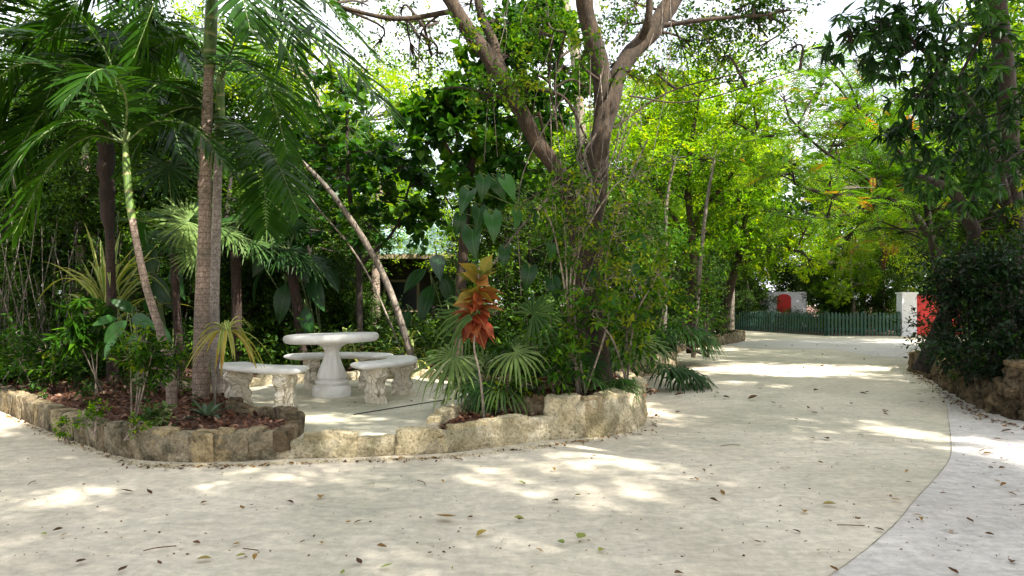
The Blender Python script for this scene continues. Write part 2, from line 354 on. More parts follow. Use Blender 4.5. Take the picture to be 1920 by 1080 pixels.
L_['pink'] = leafmat('petal_pink', [(0, (.6, .05, .35)), (1, (.7, .12, .5))], trans=.4, tcol=(1, 1, 1))
L_['litter'] = leafmat('leaf_dry', [(0, (.05, .025, .015)), (.4, (.16, .08, .035)), (.7, (.34, .20, .05)), (.9, (.30, .30, .08)), (1, (.2, .28, .06))], trans=.08, rough=.7)
BK = {}
BK['brown'] = barkmat('bark_brown', (.018, .011, .006), (.105, .070, .040), 16, .22, 1.0)
BK['grey'] = barkmat('bark_grey', (.12, .10, .08), (.34, .29, .24), 10, .3, .6)
BK['dark'] = barkmat('bark_dark', (.016, .011, .008), (.055, .038, .027), 10, .3, .8)
BK['pale'] = barkmat('bark_pale', (.26, .20, .15), (.48, .40, .32), 10, .3, .4)
BK['palm'] = barkmat('palm_trunk_ringed', (.23, .17, .135), (.50, .385, .31), 14, .6, .5, rings=15, rc=(.07, .045, .035), moss=(.13, .12, .08))
BK['palmdark'] = barkmat('palm_trunk_dark', (.022, .011, .008), (.085, .045, .03), 18, .5, .9, rings=16)
BK['shaft'] = barkmat('palm_crownshaft', (.10, .20, .035), (.20, .32, .07), 5, .2, .15, rough=.45, rings=5, rc=(.34, .30, .14))
BK['rib'] = barkmat('leaf_rib', (.10, .17, .04), (.20, .26, .08), 8, .4, .1, rough=.5)
BK['palmsunlit'] = barkmat('palm_trunk_sunlit', (.30, .26, .23), (.56, .50, .46), 14, .6, .4, rings=12, rc=(.20, .14, .12))  # paler copy of the ringed bark, sunlight on the slim palm painted in
BK['fibre'] = barkmat('palm_fibre', (.012, .007, .005), (.055, .032, .02), 30, .08, 1.0)

# ---------------------------------------------------------------- ground materials
def groundmat(name, lo, hi, stain, stain_amt=.7, grit=True):
    m, t, b, out = newmat(name)
    c = ramp(t, obj_noise(t, .8, 7, .62, .3), [(.32, lo), (.66, hi)])
    c = mixc(t, ramp(t, obj_noise(t, .42, 4, .6, 1.0), [(.44, (0, 0, 0)), (.66, (stain_amt,) * 3)]), c, stain)
    c = mixc(t, 1.0, c, ramp(t, obj_noise(t, 14, 5, .7), [(.3, (.78, .77, .74)), (.68, (1.12, 1.11, 1.09))]), 'MULTIPLY')
    c = mixc(t, 1.0, c, ramp(t, obj_noise(t, 2.4, 8, .72, 1.5, sc3=(1, 2.6, 1)), [(.34, (.80, .81, .80)), (.62, (1.07, 1.06, 1.04))]), 'MULTIPLY')
    if grit:
        c = mixc(t, ramp(t, obj_noise(t, 38, 4, .75), [(.66, (0, 0, 0)), (.72, (.35, .35, .35))]), c, (.22, .18, .12))
        c = mixc(t, ramp(t, obj_noise(t, 95, 2, .6), [(.69, (0, 0, 0)), (.74, (.6, .6, .6))]), c, (.16, .12, .08))
    t.links.new(c, b.inputs['Base Color']); b.inputs['Roughness'].default_value = .92; b.inputs['Specular IOR Level'].default_value = .25
    bump(t, b, mixc(t, .5, obj_noise(t, 40, 6, .75), obj_noise(t, 4, 5, .7)), .35, .02); return m
M_path = groundmat('sandy_path', (.60, .53, .435), (.75, .68, .57), (.45, .43, .34))
M_patio = groundmat('patio_concrete', (.55, .51, .41), (.70, .66, .54), (.42, .41, .31))
M_strip = groundmat('grey_concrete', (.56, .52, .49), (.70, .66, .635), (.48, .46, .46), .5)
def soilmat():
    m, t, b, out = newmat('bark_soil'); v = N_(t, 'ShaderNodeTexVoronoi', Scale=38.0); g = t.nodes.new('ShaderNodeTexCoord'); t.links.new(g.outputs['Object'], v.inputs['Vector'])
    c = ramp(t, v.outputs['Color'], [(.1, (.035, .016, .010)), (.5, (.12, .05, .03)), (.9, (.24, .12, .08))]); t.links.new(c, b.inputs['Base Color'])
    b.inputs['Roughness'].default_value = .95; bump(t, b, obj_noise(t, 30, 6, .8), .9, .04); return m
M_soil = soilmat()
def stonemat(name, a, c2, moss, damt=.75):
    m, t, b, out = newmat(name); at = N_(t, 'ShaderNodeAttribute', attribute_name='tint')
    n1 = obj_noise(t, 7, 8, .7, .6); c = ramp(t, n1, [(.3, a), (.7, c2)])
    c = mixc(t, 1.0, c, ramp(t, at.outputs['Fac'], [(0, (.62, .55, .46)), (.5, (1, 1, 1)), (1, (1.2, 1.1, .9))]), 'MULTIPLY')
    c = mixc(t, ramp(t, obj_noise(t, 3.3, 7, .75, 1), [(.46, (0, 0, 0)), (.62, (damt,) * 3)]), c, moss)
    vo = N_(t, 'ShaderNodeTexVoronoi', Scale=26.0); g = t.nodes.new('ShaderNodeTexCoord'); t.links.new(g.outputs['Object'], vo.inputs['Vector'])
    c = mixc(t, 1.0, c, ramp(t, obj_noise(t, 42, 6, .8), [(.32, (.55, .53, .5)), (.60, (1.15, 1.13, 1.1))]), 'MULTIPLY')
    c = mixc(t, ramp(t, vo.outputs['Distance'], [(.12, (.6, .6, .6)), (.28, (0, 0, 0))]), c, (.10, .075, .045))
    t.links.new(c, b.inputs['Base Color']); b.inputs['Roughness'].default_value = .93; b.inputs['Specular IOR Level'].default_value = .2
    bump(t, b, mixc(t, .5, obj_noise(t, 34, 8, .8), vo.outputs['Distance']), 1.0, .035); return m
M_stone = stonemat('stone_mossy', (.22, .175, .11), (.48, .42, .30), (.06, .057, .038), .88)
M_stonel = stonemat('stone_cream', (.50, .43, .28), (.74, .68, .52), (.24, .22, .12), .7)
M_stoned = stonemat('stone_dark', (.12, .09, .06), (.29, .23, .15), (.035, .03, .02), .9)  # darker copy: shade on right bed and inner walls put into the colour

# ---------------------------------------------------------------- the ground
def sheet(name, pts, z, mat, kind='structure', sub=None):
    mb = MB(); mb.ngon([(p[0], p[1], z) for p in pts]); return tag(mb.build(name, mat), kind=kind)
sheet('ground', [(-300, -60), (300, -60), (300, 400), (-300, 400)], 0, M_path)
stp = [G(1693, 668), G(1735, 700), G(1768, 745), G(1780, 800), G(1783, 850), G(1760, 890), G(1722, 932), G(1688, 972), G(1645, 1014), G(1600, 1050), G(1540, 1092)]
stp = [(p[0] + .006 * noise.noise((p[0] * 9, p[1] * 9, 0)) + .012 * noise.noise((p[0] * 1.5, p[1] * 1.5, 3)), p[1]) for p in curve(stp, 160)]
sheet('concrete_apron', stp + [(2.2, 2.2), (2.4, 1), (12, 1), (12, 12), (9.6, 14)], .004, M_strip)
mb = MB()                                   # the thin open joint along the apron
q = np.array([(p[0], p[1]) for p in stp[12:]])
for i in range(len(q) - 1):
    d = nrm(q[i + 1] - q[i]); n = np.array([-d[1], d[0]]) * (.0016 + .0014 * noise.noise((q[i][0] * 9, q[i][1] * 9, 1)))
    mb.add([(*(q[i] - n), .007), (*(q[i] + n), .007), (*(q[i + 1] + n), .007), (*(q[i + 1] - n), .007)], [(0, 1, 2, 3)])
tag(mb.build('pavement_joint', M_stone), kind='structure')
stp2 = [G(1300, 640), G(1500, 637), G(1690, 636), G(1745, 640), G(1700, 672), G(1640, 668), G(1560, 655), G(1400, 652)]
sheet('concrete_crossing', [tuple(p[:2]) for p in stp2], .004, M_strip)
# raised soil behind the kerbs, and garden soil behind the fence
back = [(-60, 15), (-9, 12.2), (-6.6, 10.9), (-5.3, 10.1), tuple(G(400, 735, .15)[:2]), tuple(G(470, 722, .15)[:2]), tuple(G(560, 715, .15)[:2]), tuple(G(690, 708, .15)[:2]), tuple(G(790, 706, .15)[:2]),
        tuple(G(850, 712, .15)[:2]), (-.35, 8.9), (.1, 8.2), (1.0, 8.2), (1.62, 8.6), (1.72, 9.6), (2.0, 10.6), (2.12, 11.6), (3.37, 13.6), (3.7, 16), (4.7, 19), (8.0, 23.2), (8.5, 24.6), (7.2, 28), (8, 34), (-10, 60), (-10, 300), (-300, 300), (-300, 15)]
sheet('planting_soil', back, .19, M_soil)
sheet('garden_soil', [(8.2, 34.2), (10.95, 33.6), (12.85, 27.1), (16.1, 27.1), (16.1, 31), (45, 32), (300, 60), (300, 300), (-10, 300), (-10, 60)], .012, M_soil)
rb = [tuple(G(1712, 690)[:2]), tuple(G(1740, 706)[:2]), tuple(G(1775, 730)[:2]), tuple(G(1820, 755)[:2]), tuple(G(1866, 778)[:2]), (5.95, 7.1), (9, 6.6), (14, 7.0), (14, 16), (10.2, 13.2), (9.0, 12.8)]
sheet('bed_soil', [(5.1 + (x - 5.1) + .12, y + .1) for x, y in rb], .30, M_soil)

# ---------------------------------------------------------------- stone walls
def boxv(c, h, ang=0):
    s = np.array([(x, y, z) for z in (-1, 1) for x, y in ((-1, -1), (1, -1), (1, 1), (-1, 1))], float) * h; cs, sn = math.cos(ang), math.sin(ang)
    return np.stack([s[:, 0] * cs - s[:, 1] * sn, s[:, 0] * sn + s[:, 1] * cs, s[:, 2]], 1) + c, np.array([(0, 3, 2, 1), (4, 5, 6, 7), (0, 1, 5, 4), (1, 2, 6, 5), (2, 3, 7, 6), (3, 0, 4, 7)])
def cube_tpl(n=6):
    V = []; F = []
    for ax in range(3):
        for s in (-1, 1):
            k = len(V)
            for i in range(n + 1):
                for j in range(n + 1):
                    p = [0, 0, 0]; p[ax] = s; p[(ax + 1) % 3] = -1 + 2 * i / n; p[(ax + 2) % 3] = -1 + 2 * j / n; V.append(p)
            for i in range(n):
                for j in range(n):
                    a = k + i * (n + 1) + j; f = (a, a + n + 1, a + n + 2, a + 1); F.append(f if s > 0 else f[::-1])
    V = np.array(V, float); L = (np.abs(V) ** 14).sum(1) ** (1 / 14); return V / L[:, None], np.array(F)
CUBE = cube_tpl(8); CUBE3 = cube_tpl(3)
def block(mb, c, half, ang, rng, rough=.03, tint=.5, tp=CUBE, fr=5):
    V, F = tp; v = V * half; sd = rng.uniform(0, 50); o = []
    for q in v:
        k = Vector((q[0] * fr + sd, q[1] * fr, q[2] * fr + sd)); o.append(noise.noise_vector(k) * rough + noise.noise_vector(k * 2.7) * rough * .6 + noise.noise_vector(k * 7.0) * rough * .3)
    v = v + np.array([tuple(x) for x in o]); cs, sn = math.cos(ang), math.sin(ang)
    W = np.stack([v[:, 0] * cs - v[:, 1] * sn, v[:, 0] * sn + v[:, 1] * cs, v[:, 2]], 1) + c; mb.add(W, F, tint)
def wall(name, label, path, z0, ztop, thick=.17, bl=(.18, .3), seed=0, mat=None, rough=.018, core=True, group=None, courses=1, label_kind='stone wall'):
    rng = np.random.default_rng(seed); mb = MB(); p = np.array([q[:2] for q in path], float)
    zt = np.interp(np.linspace(0, 1, 200), np.linspace(0, 1, len(ztop)), ztop) if hasattr(ztop, '__len__') else np.full(200, ztop)
    p = curve(np.hstack([p, np.zeros((len(p), 1))]), 200)[:, :2]; s = np.r_[0, np.cumsum(np.linalg.norm(np.diff(p, axis=0), axis=1))]
    for cidx in range(courses):
        x = 0
        while x < s[-1] - .05:
            b = min(rng.uniform(*bl), s[-1] - x + .02); a0 = np.array([np.interp(x, s, p[:, k]) for k in (0, 1)]); a1 = np.array([np.interp(x + b, s, p[:, k]) for k in (0, 1)])
            h = np.interp(x + b / 2, s, zt) - z0; h0 = z0 + h * cidx / courses; h1 = z0 + h * (cidx + 1) / courses + rng.normal(0, .013)
            c = (a0 + a1) / 2 + rng.normal(0, .008, 2)
            block(mb, (c[0], c[1], (h0 + h1) / 2 - .015), np.array([b / 2 * 1.01 + .003, thick / 2 + rng.uniform(-.008, .008), (h1 - h0) / 2 + .02]), math.atan2(*(a1 - a0)[::-1]) + rng.normal(0, .025), rng, rough, rng.uniform(0, 1))
            x += b
    if core:
        n = 60; q = np.array([[np.interp(u, s, p[:, k]) for k in (0, 1)] for u in np.linspace(.03, s[-1] - .03, n)]); d = nrm(np.gradient(q, axis=0)); nn = np.stack([-d[:, 1], d[:, 0]], 1) * thick * .465
        zz = np.interp(np.linspace(0, 1, n), np.linspace(0, 1, 200), zt) - .02; V = []
        for i in range(n): V += [(*(q[i] - nn[i]), z0 - .02), (*(q[i] - nn[i]), zz[i]), (*(q[i] + nn[i]), zz[i]), (*(q[i] + nn[i]), z0 - .02)]
        F = [(4 * i + a, 4 * i + (a + 1) % 4, 4 * i + 4 + (a + 1) % 4, 4 * i + 4 + a) for i in range(n - 1) for a in range(4)] + [(0, 1, 2, 3), (4 * n - 4, 4 * n - 1, 4 * n - 2, 4 * n - 3)]
        mb.add(V, F, .4)
    o = mb.build(name, mat or M_stone, None, True, org=(p[0, 0], p[0, 1], z0)); return tag(o, label, label_kind, group)
def off(path, d):                           # shift a path sideways
    p = np.array([q[:2] for q in path], float); t = nrm(np.gradient(p, axis=0)); return [tuple(a + np.array([-b[1], b[0]]) * d) for a, b in zip(p, t)]
LW = [(-9, 9.9), (-7.2, 8.9), G(0, 770), G(100, 812), G(190, 846), G(250, 861), G(310, 866), G(370, 867), G(440, 865), G(512, 862)]
wall('planter_wall', 'mossy brown stone block wall curving along the front of the left palm bed', off(LW, .09), 0, [.27, .26, .25, .24, .245, .25, .25, .25, .25, .25], .18, (.11, .2), 1, rough=.018)
LB = [(-1.99, 5.70), (-1.99, 6.12), (-2.17, 6.42), (-2.42, 6.62), (-2.72, 6.76), (-3.0, 7.1), (-3.2, 7.7)]
wall('planter_kerb', 'low kerb of rounded dark stones closing the palm bed beside the left bench', LB, .1, [.25, .29, .31, .30, .29, .27, .25], .13, (.11, .16), 2, M_stoned)
FE = [(-2.13, 5.73), G(600, 859), G(700, 856), G(745, 853)]
wall('patio_edging', 'low pale stone edging along the front of the patio', off(FE, .07), 0, .172, .15, (.3, .5), 3, M_stonel, .028)
FS = [G(742, 854), G(800, 852), G(860, 848), G(930, 838), G(1000, 828), G(1052, 823)]
wall('planter_wall', 'cream rough stone wall of the low bed holding the red croton', off(FS, .08), 0, [.19, .22, .23, .235, .24, .25], .16, (.3, .45), 4, M_stonel, .03)
SL = [(-.72, 5.95), (-.72, 6.25), (-.62, 6.6), (-.5, 7.0), (-.38, 7.5)]
wall('planter_kerb', 'crumbling low stone kerb between the patio and the croton bed', SL, .12, [.24, .28, .30, .29, .27], .13, (.12, .2), 5, M_stonel, .03)
BW = [G(1035, 824), G(1090, 822), G(1140, 818), G(1180, 810), G(1205, 796), G(1211, 775), (1.62, 8.6), (1.66, 9.2)]
wall('planter_wall', 'tall cream rendered stone wall curving round the foot of the big tree', off(BW, .11), 0, [.38, .39, .40, .40, .40, .40, .39, .38], .22, (.2, .42), 6, M_stonel, .04)
BI = [(.42, 6.78), (.2, 6.8), (-.05, 6.95), (-.28, 7.2), (-.42, 7.7)]
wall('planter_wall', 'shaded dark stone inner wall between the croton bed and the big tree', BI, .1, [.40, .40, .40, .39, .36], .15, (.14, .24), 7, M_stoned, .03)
BK1 = [(-5.5, 9.6), G(400, 737, .15), G(470, 724, .15), G(560, 717, .15), G(690, 710, .15), G(790, 708, .15), G(850, 714, .15), (-.42, 9.0)]
wall('patio_kerb', 'low pale stone kerb round the back of the patio behind the benches', BK1, .13, .27, .14, (.25, .4), 8, M_stonel, .02)
W2 = [(1.70, 9.3), (1.85, 10.4), G(1183, 713), G(1225, 702), G(1266, 690), (3.55, 14.6), (3.9, 16.5)]
wall('bed_wall', 'tan stone bed wall in shade just beyond the big tree', off(W2, .08), 0, .35, .2, (.3, .5), 9, M_stone, .03)
W3 = [(4.2, 17.2), G(1290, 655), G(1340, 649), G(1388, 641), G(1392, 636), (8.3, 26)]
wall('bed_wall', 'distant stone bed wall round the foot of the slender tree', off(W3, .08), 0, .33, .22, (.35, .6), 10, M_stone, .03)
W4 = [(10.4, 13.6), (9.4, 13.2), G(1714, 692), G(1740, 707), G(1775, 730), G(1820, 755), G(1866, 778)]
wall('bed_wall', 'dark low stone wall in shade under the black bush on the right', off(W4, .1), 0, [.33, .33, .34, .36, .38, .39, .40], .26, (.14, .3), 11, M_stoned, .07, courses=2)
mb = MB(); rng = np.random.default_rng(5)
mb.add(*boxv((6.40, 7.52, .3), (.56, .20, .29), -.3), .2)
for i in range(6):
    for j in range(5):
        for k in range(2):
            block(mb, (5.90 + i * .2 + (j % 2) * .04, 7.74 - k * .30 - i * .06, .06 + j * .122), np.array([.11, .15, .066]) * rng.uniform(.85, 1.15, 3), -.3 + rng.normal(0, .1), rng, .045, rng.uniform(0, .9))
block(mb, (6.37, 7.50, .635), np.array([.62, .29, .035]), -.3, rng, .02, .9)
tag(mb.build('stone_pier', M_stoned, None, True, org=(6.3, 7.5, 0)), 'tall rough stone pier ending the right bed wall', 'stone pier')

# ---------------------------------------------------------------- the patio slab and bed soils
pat = [(-1.98, 5.86), (-1.2, 5.86), (-.7, 5.98), (-.55, 6.6), (-.35, 7.4), (-.35, 9.0)] + [tuple(G(*a, .15)[:2]) for a in ((850, 712), (790, 706), (690, 708), (560, 715), (470, 722), (400, 735))] + [(-5.3, 9.9), (-4.6, 8.6), (-3.3, 7.6), (-2.2, 6.3)]
sheet('patio', pat, .15, M_patio)
mb = MB(); a = G(663, 778, .15); b_ = G(878, 744, .15); tube(mb, [a, (a + b_) / 2 + (.0, .03, 0), b_], .011, 5, 14); mb.V = [v * (1, 1, 1) for v in mb.V]
tag(mb.build('cable', BK['fibre'], None, True, org=tuple(a)), 'thin dark cable lying straight across the patio concrete', 'cable')
bedL = [tuple(q) for q in off(LW, .16)] + [tuple(q) for q in LB] + [(-3.4, 8.0), (-4.4, 8.8), (-5.4, 10.0), (-6.6, 10.9), (-9, 12)]
sheet('palm_bed_soil', bedL, .205, M_soil)
sheet('croton_bed_soil', [tuple(q) for q in off(FS, .12)] + [(.5, 6.85), (.0, 6.95), (-.3, 7.25), (-.42, 7.9), (-.5, 7.1), (-.62, 6.6), (-.7, 6.1)], .20, M_soil)
sheet('tree_bed_soil', [tuple(q) for q in off(BW, .16)] + [(1.5, 9.4), (.1, 8.9), (-.42, 8.6), (-.4, 7.7), (-.26, 7.2), (-.03, 6.98), (.3, 6.86)], .345, M_soil)

def in_poly(pts, poly):
    x, y = pts[:, 0], pts[:, 1]; r = np.zeros(len(x), bool); p = np.array(poly); q = np.roll(p, 1, 0)
    for (a, b), (c, d) in zip(p, q):
        with np.errstate(divide='ignore', invalid='ignore'): r ^= ((b > y) != (d > y)) & (x < (c - a) * (y - b) / (d - b) + a)
    return r
def scatter(poly, n, rng, xr=None):
    p = np.array([q[:2] for q in poly]); lo, hi = p.min(0), p.max(0)
    if xr: lo, hi = np.maximum(lo, xr[0]), np.minimum(hi, xr[1])
    o = rng.uniform(lo, hi, (n * 4, 2)); return o[in_poly(o, p)][:n]
# bark mulch
rng = np.random.default_rng(31); mb = MB()
for poly, z, n in ((bedL, .21, 5200), ([(-.7, 5.95), (.5, 6.85), (-.3, 7.3)], .205, 900), ([(-.4, 7.2), (.5, 6.8), (1.6, 7.3), (1.5, 9.2), (-.3, 8.6)], .35, 1500)):
    s = scatter(poly, n, rng); N = len(s); D = nrm(rng.normal(0, 1, (N, 3)) * (1, 1, .35))
    place(mb, LF_OV, np.c_[s, z + rng.uniform(0, .025, N)], D, rng.uniform(.03, .085, N), .45, tint=rng.uniform(0, 1, N) ** 1.3, jit=.8, rng=rng)
M_mulch = leafmat('mulch_chip', [(0, (.035, .015, .010)), (.5, (.14, .06, .035)), (.85, (.30, .16, .11)), (1, (.42, .30, .22))], trans=.02, rough=.85)
tag(mb.build('bark_mulch', M_mulch), kind='stuff')

# ---------------------------------------------------------------- concrete table and benches
def paintmat():
    m, t, b, out = newmat('white_painted_concrete'); n1 = obj_noise(t, 6, 6, .65)
    c = ramp(t, n1, [(.3, (.70, .67, .62)), (.6, (.82, .80, .77))])
    c = mixc(t, ramp(t, obj_noise(t, 24, 6, .75, .5), [(.58, (0, 0, 0)), (.68, (.5, .5, .5))]), c, (.34, .28, .20)); c = mixc(t, ramp(t, obj_noise(t, 3.5, 7, .75, 1), [(.52, (0, 0, 0)), (.70, (.35, .35, .35))]), c, (.44, .44, .37))
    t.links.new(c, b.inputs['Base Color']); b.inputs['Roughness'].default_value = .38; bump(t, b, obj_noise(t, 26, 7, .8), .35, .02); return m
def carvemat():
    m, t, b, out = newmat('carved_concrete'); n1 = obj_noise(t, 5, 6, .65)
    c = ramp(t, n1, [(.3, (.64, .55, .40)), (.65, (.80, .74, .62))])
    g = t.nodes.new('ShaderNodeTexCoord'); wv = N_(t, 'ShaderNodeTexWave', Scale=6.5, Distortion=9.0, Detail=2.0); wv.wave_type = 'RINGS'
    wv.inputs['Detail Scale'].default_value = 1.6; t.links.new(g.outputs['Object'], wv.inputs['Vector'])
    c = mixc(t, ramp(t, wv.outputs['Fac'], [(.0, (.28, .28, .28)), (.16, (0, 0, 0))]), c, (.34, .25, .15))
    c = mixc(t, ramp(t, obj_noise(t, 30, 6, .75, .5), [(.58, (0, 0, 0)), (.68, (.5, .5, .5))]), c, (.22, .17, .10))
    t.links.new(c, b.inputs['Base Color']); b.inputs['Roughness'].default_value = .7; bump(t, b, mixc(t, .25, wv.outputs['Fac'], n1), .8, .03); return m
M_paint, M_carve = paintmat(), carvemat()
def lathe(mb, c, prof, sides=48, lobe=None, tilt=(0, 0), oct_=None):
    a = np.linspace(0, 2 * math.pi, sides, endpoint=False); V = []
    for i, (r, z) in enumerate(prof):
        rr = np.full(sides, r)
        if lobe and lobe[i]: rr = rr * (1 - lobe[i] * (1 - np.abs(np.cos(a * 4))) )
        V.append(np.stack([rr * np.cos(a), rr * np.sin(a), np.full(sides, z) + rr * np.cos(a) * tilt[0] + rr * np.sin(a) * tilt[1]], 1))
    V = np.concatenate(V) + c; n = len(prof); i = np.arange(n - 1)[:, None] * sides; j = np.arange(sides)[None]; j2 = (j + 1) % sides
    mb.add(V, np.stack([i + j, i + j2, i + sides + j2, i + sides + j], -1).reshape(-1, 4))
    k = np.arange(sides); mb.add(np.vstack([V[-sides:], [np.array(c) + (0, 0, prof[-1][1])]]), np.stack([k, (k + 1) % sides, np.full(sides, sides)], 1))
TC = G(622, 742, .15); TC = np.array([-2.33, 8.55, .15])
root = thing('garden_table', 'white round concrete pedestal table in the middle of the patio', 'table', TC)
mb = MB(); lathe(mb, TC, [(.16, .68), (.45, .685), (.53, .69), (.575, .705), (.595, .73), (.6, .75), (.595, .775), (.58, .795), (.55, .803), (.3, .805), (.02, .806)], 64, tilt=(.028, -.012)); mb.build('tabletop', M_paint, root, True)
mb = MB(); pr = [(.245, -.01), (.25, .02), (.25, .10), (.235, .135), (.19, .145), (.185, .15), (.205, .16), (.215, .185), (.205, .205), (.17, .215), (.165, .225), (.188, .235), (.192, .25), (.18, .30), (.155, .37), (.125, .44), (.102, .51), (.095, .55), (.10, .59), (.125, .63), (.16, .655), (.185, .665), (.19, .69)]
lathe(mb, TC, pr, 64, lobe=[.06, .06, .06, .05, 0, 0, .02, .02, .02, 0, 0, .05, .07, .10, .10, .10, .10, .10, .10, .06, .03, 0, 0]); mb.build('pedestal', M_paint, root, True)

def bench(label, ang, rad=1.22, span=1.2, depth=.40):
    """curved bench: an arc of radius rad about the table, centred on the direction ang"""
    c = TC + np.array([math.cos(ang), math.sin(ang), 0]) * rad; root = thing('garden_bench', label, 'bench', c, 'curved concrete benches round the table')
    mb = MB(); n = 30; half = span / 2; V = []; sec = []
    for k in range(20):
        t = 2 * math.pi * k / 20; cx, sx = math.cos(t), math.sin(t); sec.append((math.copysign(abs(cx) ** .55, cx), math.copysign(abs(sx) ** .7, sx)))
    for i in range(n + 1):
        u = -1 + 2 * i / n; x = math.sin(u * math.pi / 2) * half; k = max(.02, (1 - (max(0, abs(x) - (half - .09)) / .09) ** 2.2)) if abs(x) > half - .09 else 1; k = k ** .45
        th = ang + x / rad; e = np.array([math.cos(th), math.sin(th), 0])
        for a, b in sec: V.append(np.array([TC[0], TC[1], 0]) + e * (rad + a * depth / 2 * (.80 + .20 * k)) + (0, 0, .15 + .455 + b * .042 * (k if k < 1 else 1) + .0))
    F = [(i * 20 + j, i * 20 + (j + 1) % 20, i * 20 + 20 + (j + 1) % 20, i * 20 + 20 + j) for i in range(n) for j in range(20)]
    mb.add(V, F); k = np.arange(20)
    for s in (0, n): mb.add(np.vstack([V[s * 20:s * 20 + 20], [np.mean(V[s * 20:s * 20 + 20], 0)]]), np.stack([k, (k + 1) % 20, np.full(20, 20)], 1))
    mb.build('seat', M_paint, root, True)
    for s in (-1, 1):
        th = ang + s * .40 / rad; e = np.array([math.cos(th), math.sin(th), 0]); tt = np.array([-e[1], e[0], 0]); o = np.array([TC[0], TC[1], .15]) + e * rad
        # outline in the radial plane: scrolled console profile
        pr = [(0, .150, -.01), (.03, .155, 0), (.06, .150, 0), (.075, .120, .0), (.10, .112, 0), (.125, .135, .01), (.15, .142, .01), (.18, .122, .005), (.21, .100, 0), (.24, .098, 0), (.27, .112, 0), (.30, .142, 0), (.33, .158, 0), (.36, .160, 0), (.38, .150, 0), (.40, .155, 0), (.425, .158, 0)]
        mb = MB(); V = []; m = 28
        for z, hw, sh in pr:
            for k in range(m):
                t = 2 * math.pi * k / m; cx, sx = math.cos(t), math.sin(t); a = math.copysign(abs(cx) ** .35, cx); b = math.copysign(abs(sx) ** .35, sx)
                hb = .072 + .012 * (hw - .1) / .05; q = o + e * (a * hw * (1 + .05 * math.cos(z * 60) * (abs(a) > .9))) + tt * (b * hb) + (0, 0, z)
                V.append(q + np.array(noise.noise_vector(Vector(q * 22))) * .006)
        F = [(i * m + j, i * m + (j + 1) % m, i * m + m + (j + 1) % m, i * m + m + j) for i in range(len(pr) - 1) for j in range(m)]
        mb.add(V, F)
        for z, r_ in ((.335, .042), (.135, .030)):   # relief scrolls on both faces and the ends
            for fs in (-1, 1):
                for es in (-1, 1):
                    cc = o + e * es * (.085 if z > .2 else .07) + tt * fs * .073 + (0, 0, z); sp = [cc + e * es * math.cos(a_) * r_ * (1 - a_ / 9) + np.array([0, 0, math.sin(a_) * r_ * (1 - a_ / 9)]) for a_ in np.linspace(0, 7.2, 14)]
                    tube(mb, sp, [.011, .008], 6, 26)
                    tube(mb, [o + e * es * hw_ + tt * fs * .055 + (0, 0, z_) for z_, hw_ in ((.36, .15), (.29, .13), (.24, .095), (.19, .10), (.14, .13), (.09, .115))], .012, 6, 20)
        tube(mb, [o + tt * .074 + (0, 0, .08), o + tt * .078 + (0, 0, .24), o + tt * .074 + (0, 0, .38)], [.03, .015, .035], 8, 12)
        tube(mb, [o - tt * .074 + (0, 0, .08), o - tt * .078 + (0, 0, .24), o - tt * .074 + (0, 0, .38)], [.03, .015, .035], 8, 12)
        mb.build('leg', M_carve, root, True)
bench('white curved concrete bench left of the table with sunlit cream legs', math.atan2(-.87, -.49), 1.18, 1.26)
bench('white curved concrete bench directly behind the round table', R(97), .86, 1.42)
bench('white curved concrete bench right of the table with speckled legs', R(-15), .90, 1.36)

# ---------------------------------------------------------------- fence, walls, gates, house
def plain(name, c, rough=.6, n=(4, .75, 1.15), bs=.2, metal=0):
    m, t, b, out = newmat(name); nz = obj_noise(t, n[0], 6, .7, .5); t.links.new(mixc(t, 1.0, c, ramp(t, nz, [(.3, (n[1],) * 3), (.7, (n[2],) * 3)]), 'MULTIPLY'), b.inputs['Base Color'])
    b.inputs['Roughness'].default_value = rough; b.inputs['Metallic'].default_value = metal; bump(t, b, obj_noise(t, 20, 6, .75), bs, .02); return m
M_green = plain('green_fence_paint', (.008, .052, .030), .6, (1.5, .6, 1.4)); M_white = plain('white_render', (.74, .75, .80), .85, (2, .8, 1.08)); M_red = plain('red_paint', (.55, .015, .010), .6, (2, .75, 1.2))
FP = [(8.0, 36.0), (10.95, 33.5), (12.85, 27.0), (15.85, 27.0)]
root = thing('picket_fence', 'dark green wooden picket fence across the far end of the path', 'fence', (12.85, 27, 0))
np_ = 0
for i in range(3):
    a, b = np.array(FP[i]), np.array(FP[i + 1]); L = np.linalg.norm(b - a); ang = math.atan2(*(b - a)[::-1]); step = .15 if i else .2
    k = int(L / step) if i == 2 else int(L / .17)
    for j in range(k):
        if np_ >= 98 or (i == 0 and j < k - 12): continue
        p = a + (b - a) * (j + .5) / k; mb = MB(); h = .96 + .03 * math.sin(j * 7.3); w2 = .041
        cs, sn = math.cos(ang), math.sin(ang); V = []
        for dy in (-.012, .012):
            for x, z in ((-w2, .03), (w2, .03), (w2, h - .06), (0, h), (-w2, h - .06)): V.append((p[0] + x * cs - dy * sn, p[1] + x * sn + dy * cs, z))
        mb.add(V, [(0, 1, 2, 4), (9, 7, 6, 5), (0, 5, 6, 1), (1, 6, 7, 2), (4, 9, 5, 0), (2, 7, 8, 3), (3, 8, 9, 4)]); mb.add(V, [(2, 3, 4), (9, 8, 7)]); mb.build('picket', M_green, root); np_ += 1
    for z in (.28, .75):
        mb = MB(); d = (b - a) / L; n = np.array([-d[1], d[0]]); n = n if n[1] > 0 else -n; c = (a + b) / 2 + n * .04; mb.add(*boxv((c[0], c[1], z), (L / 2, .02, .04), ang)); mb.build('rail', M_green, root)
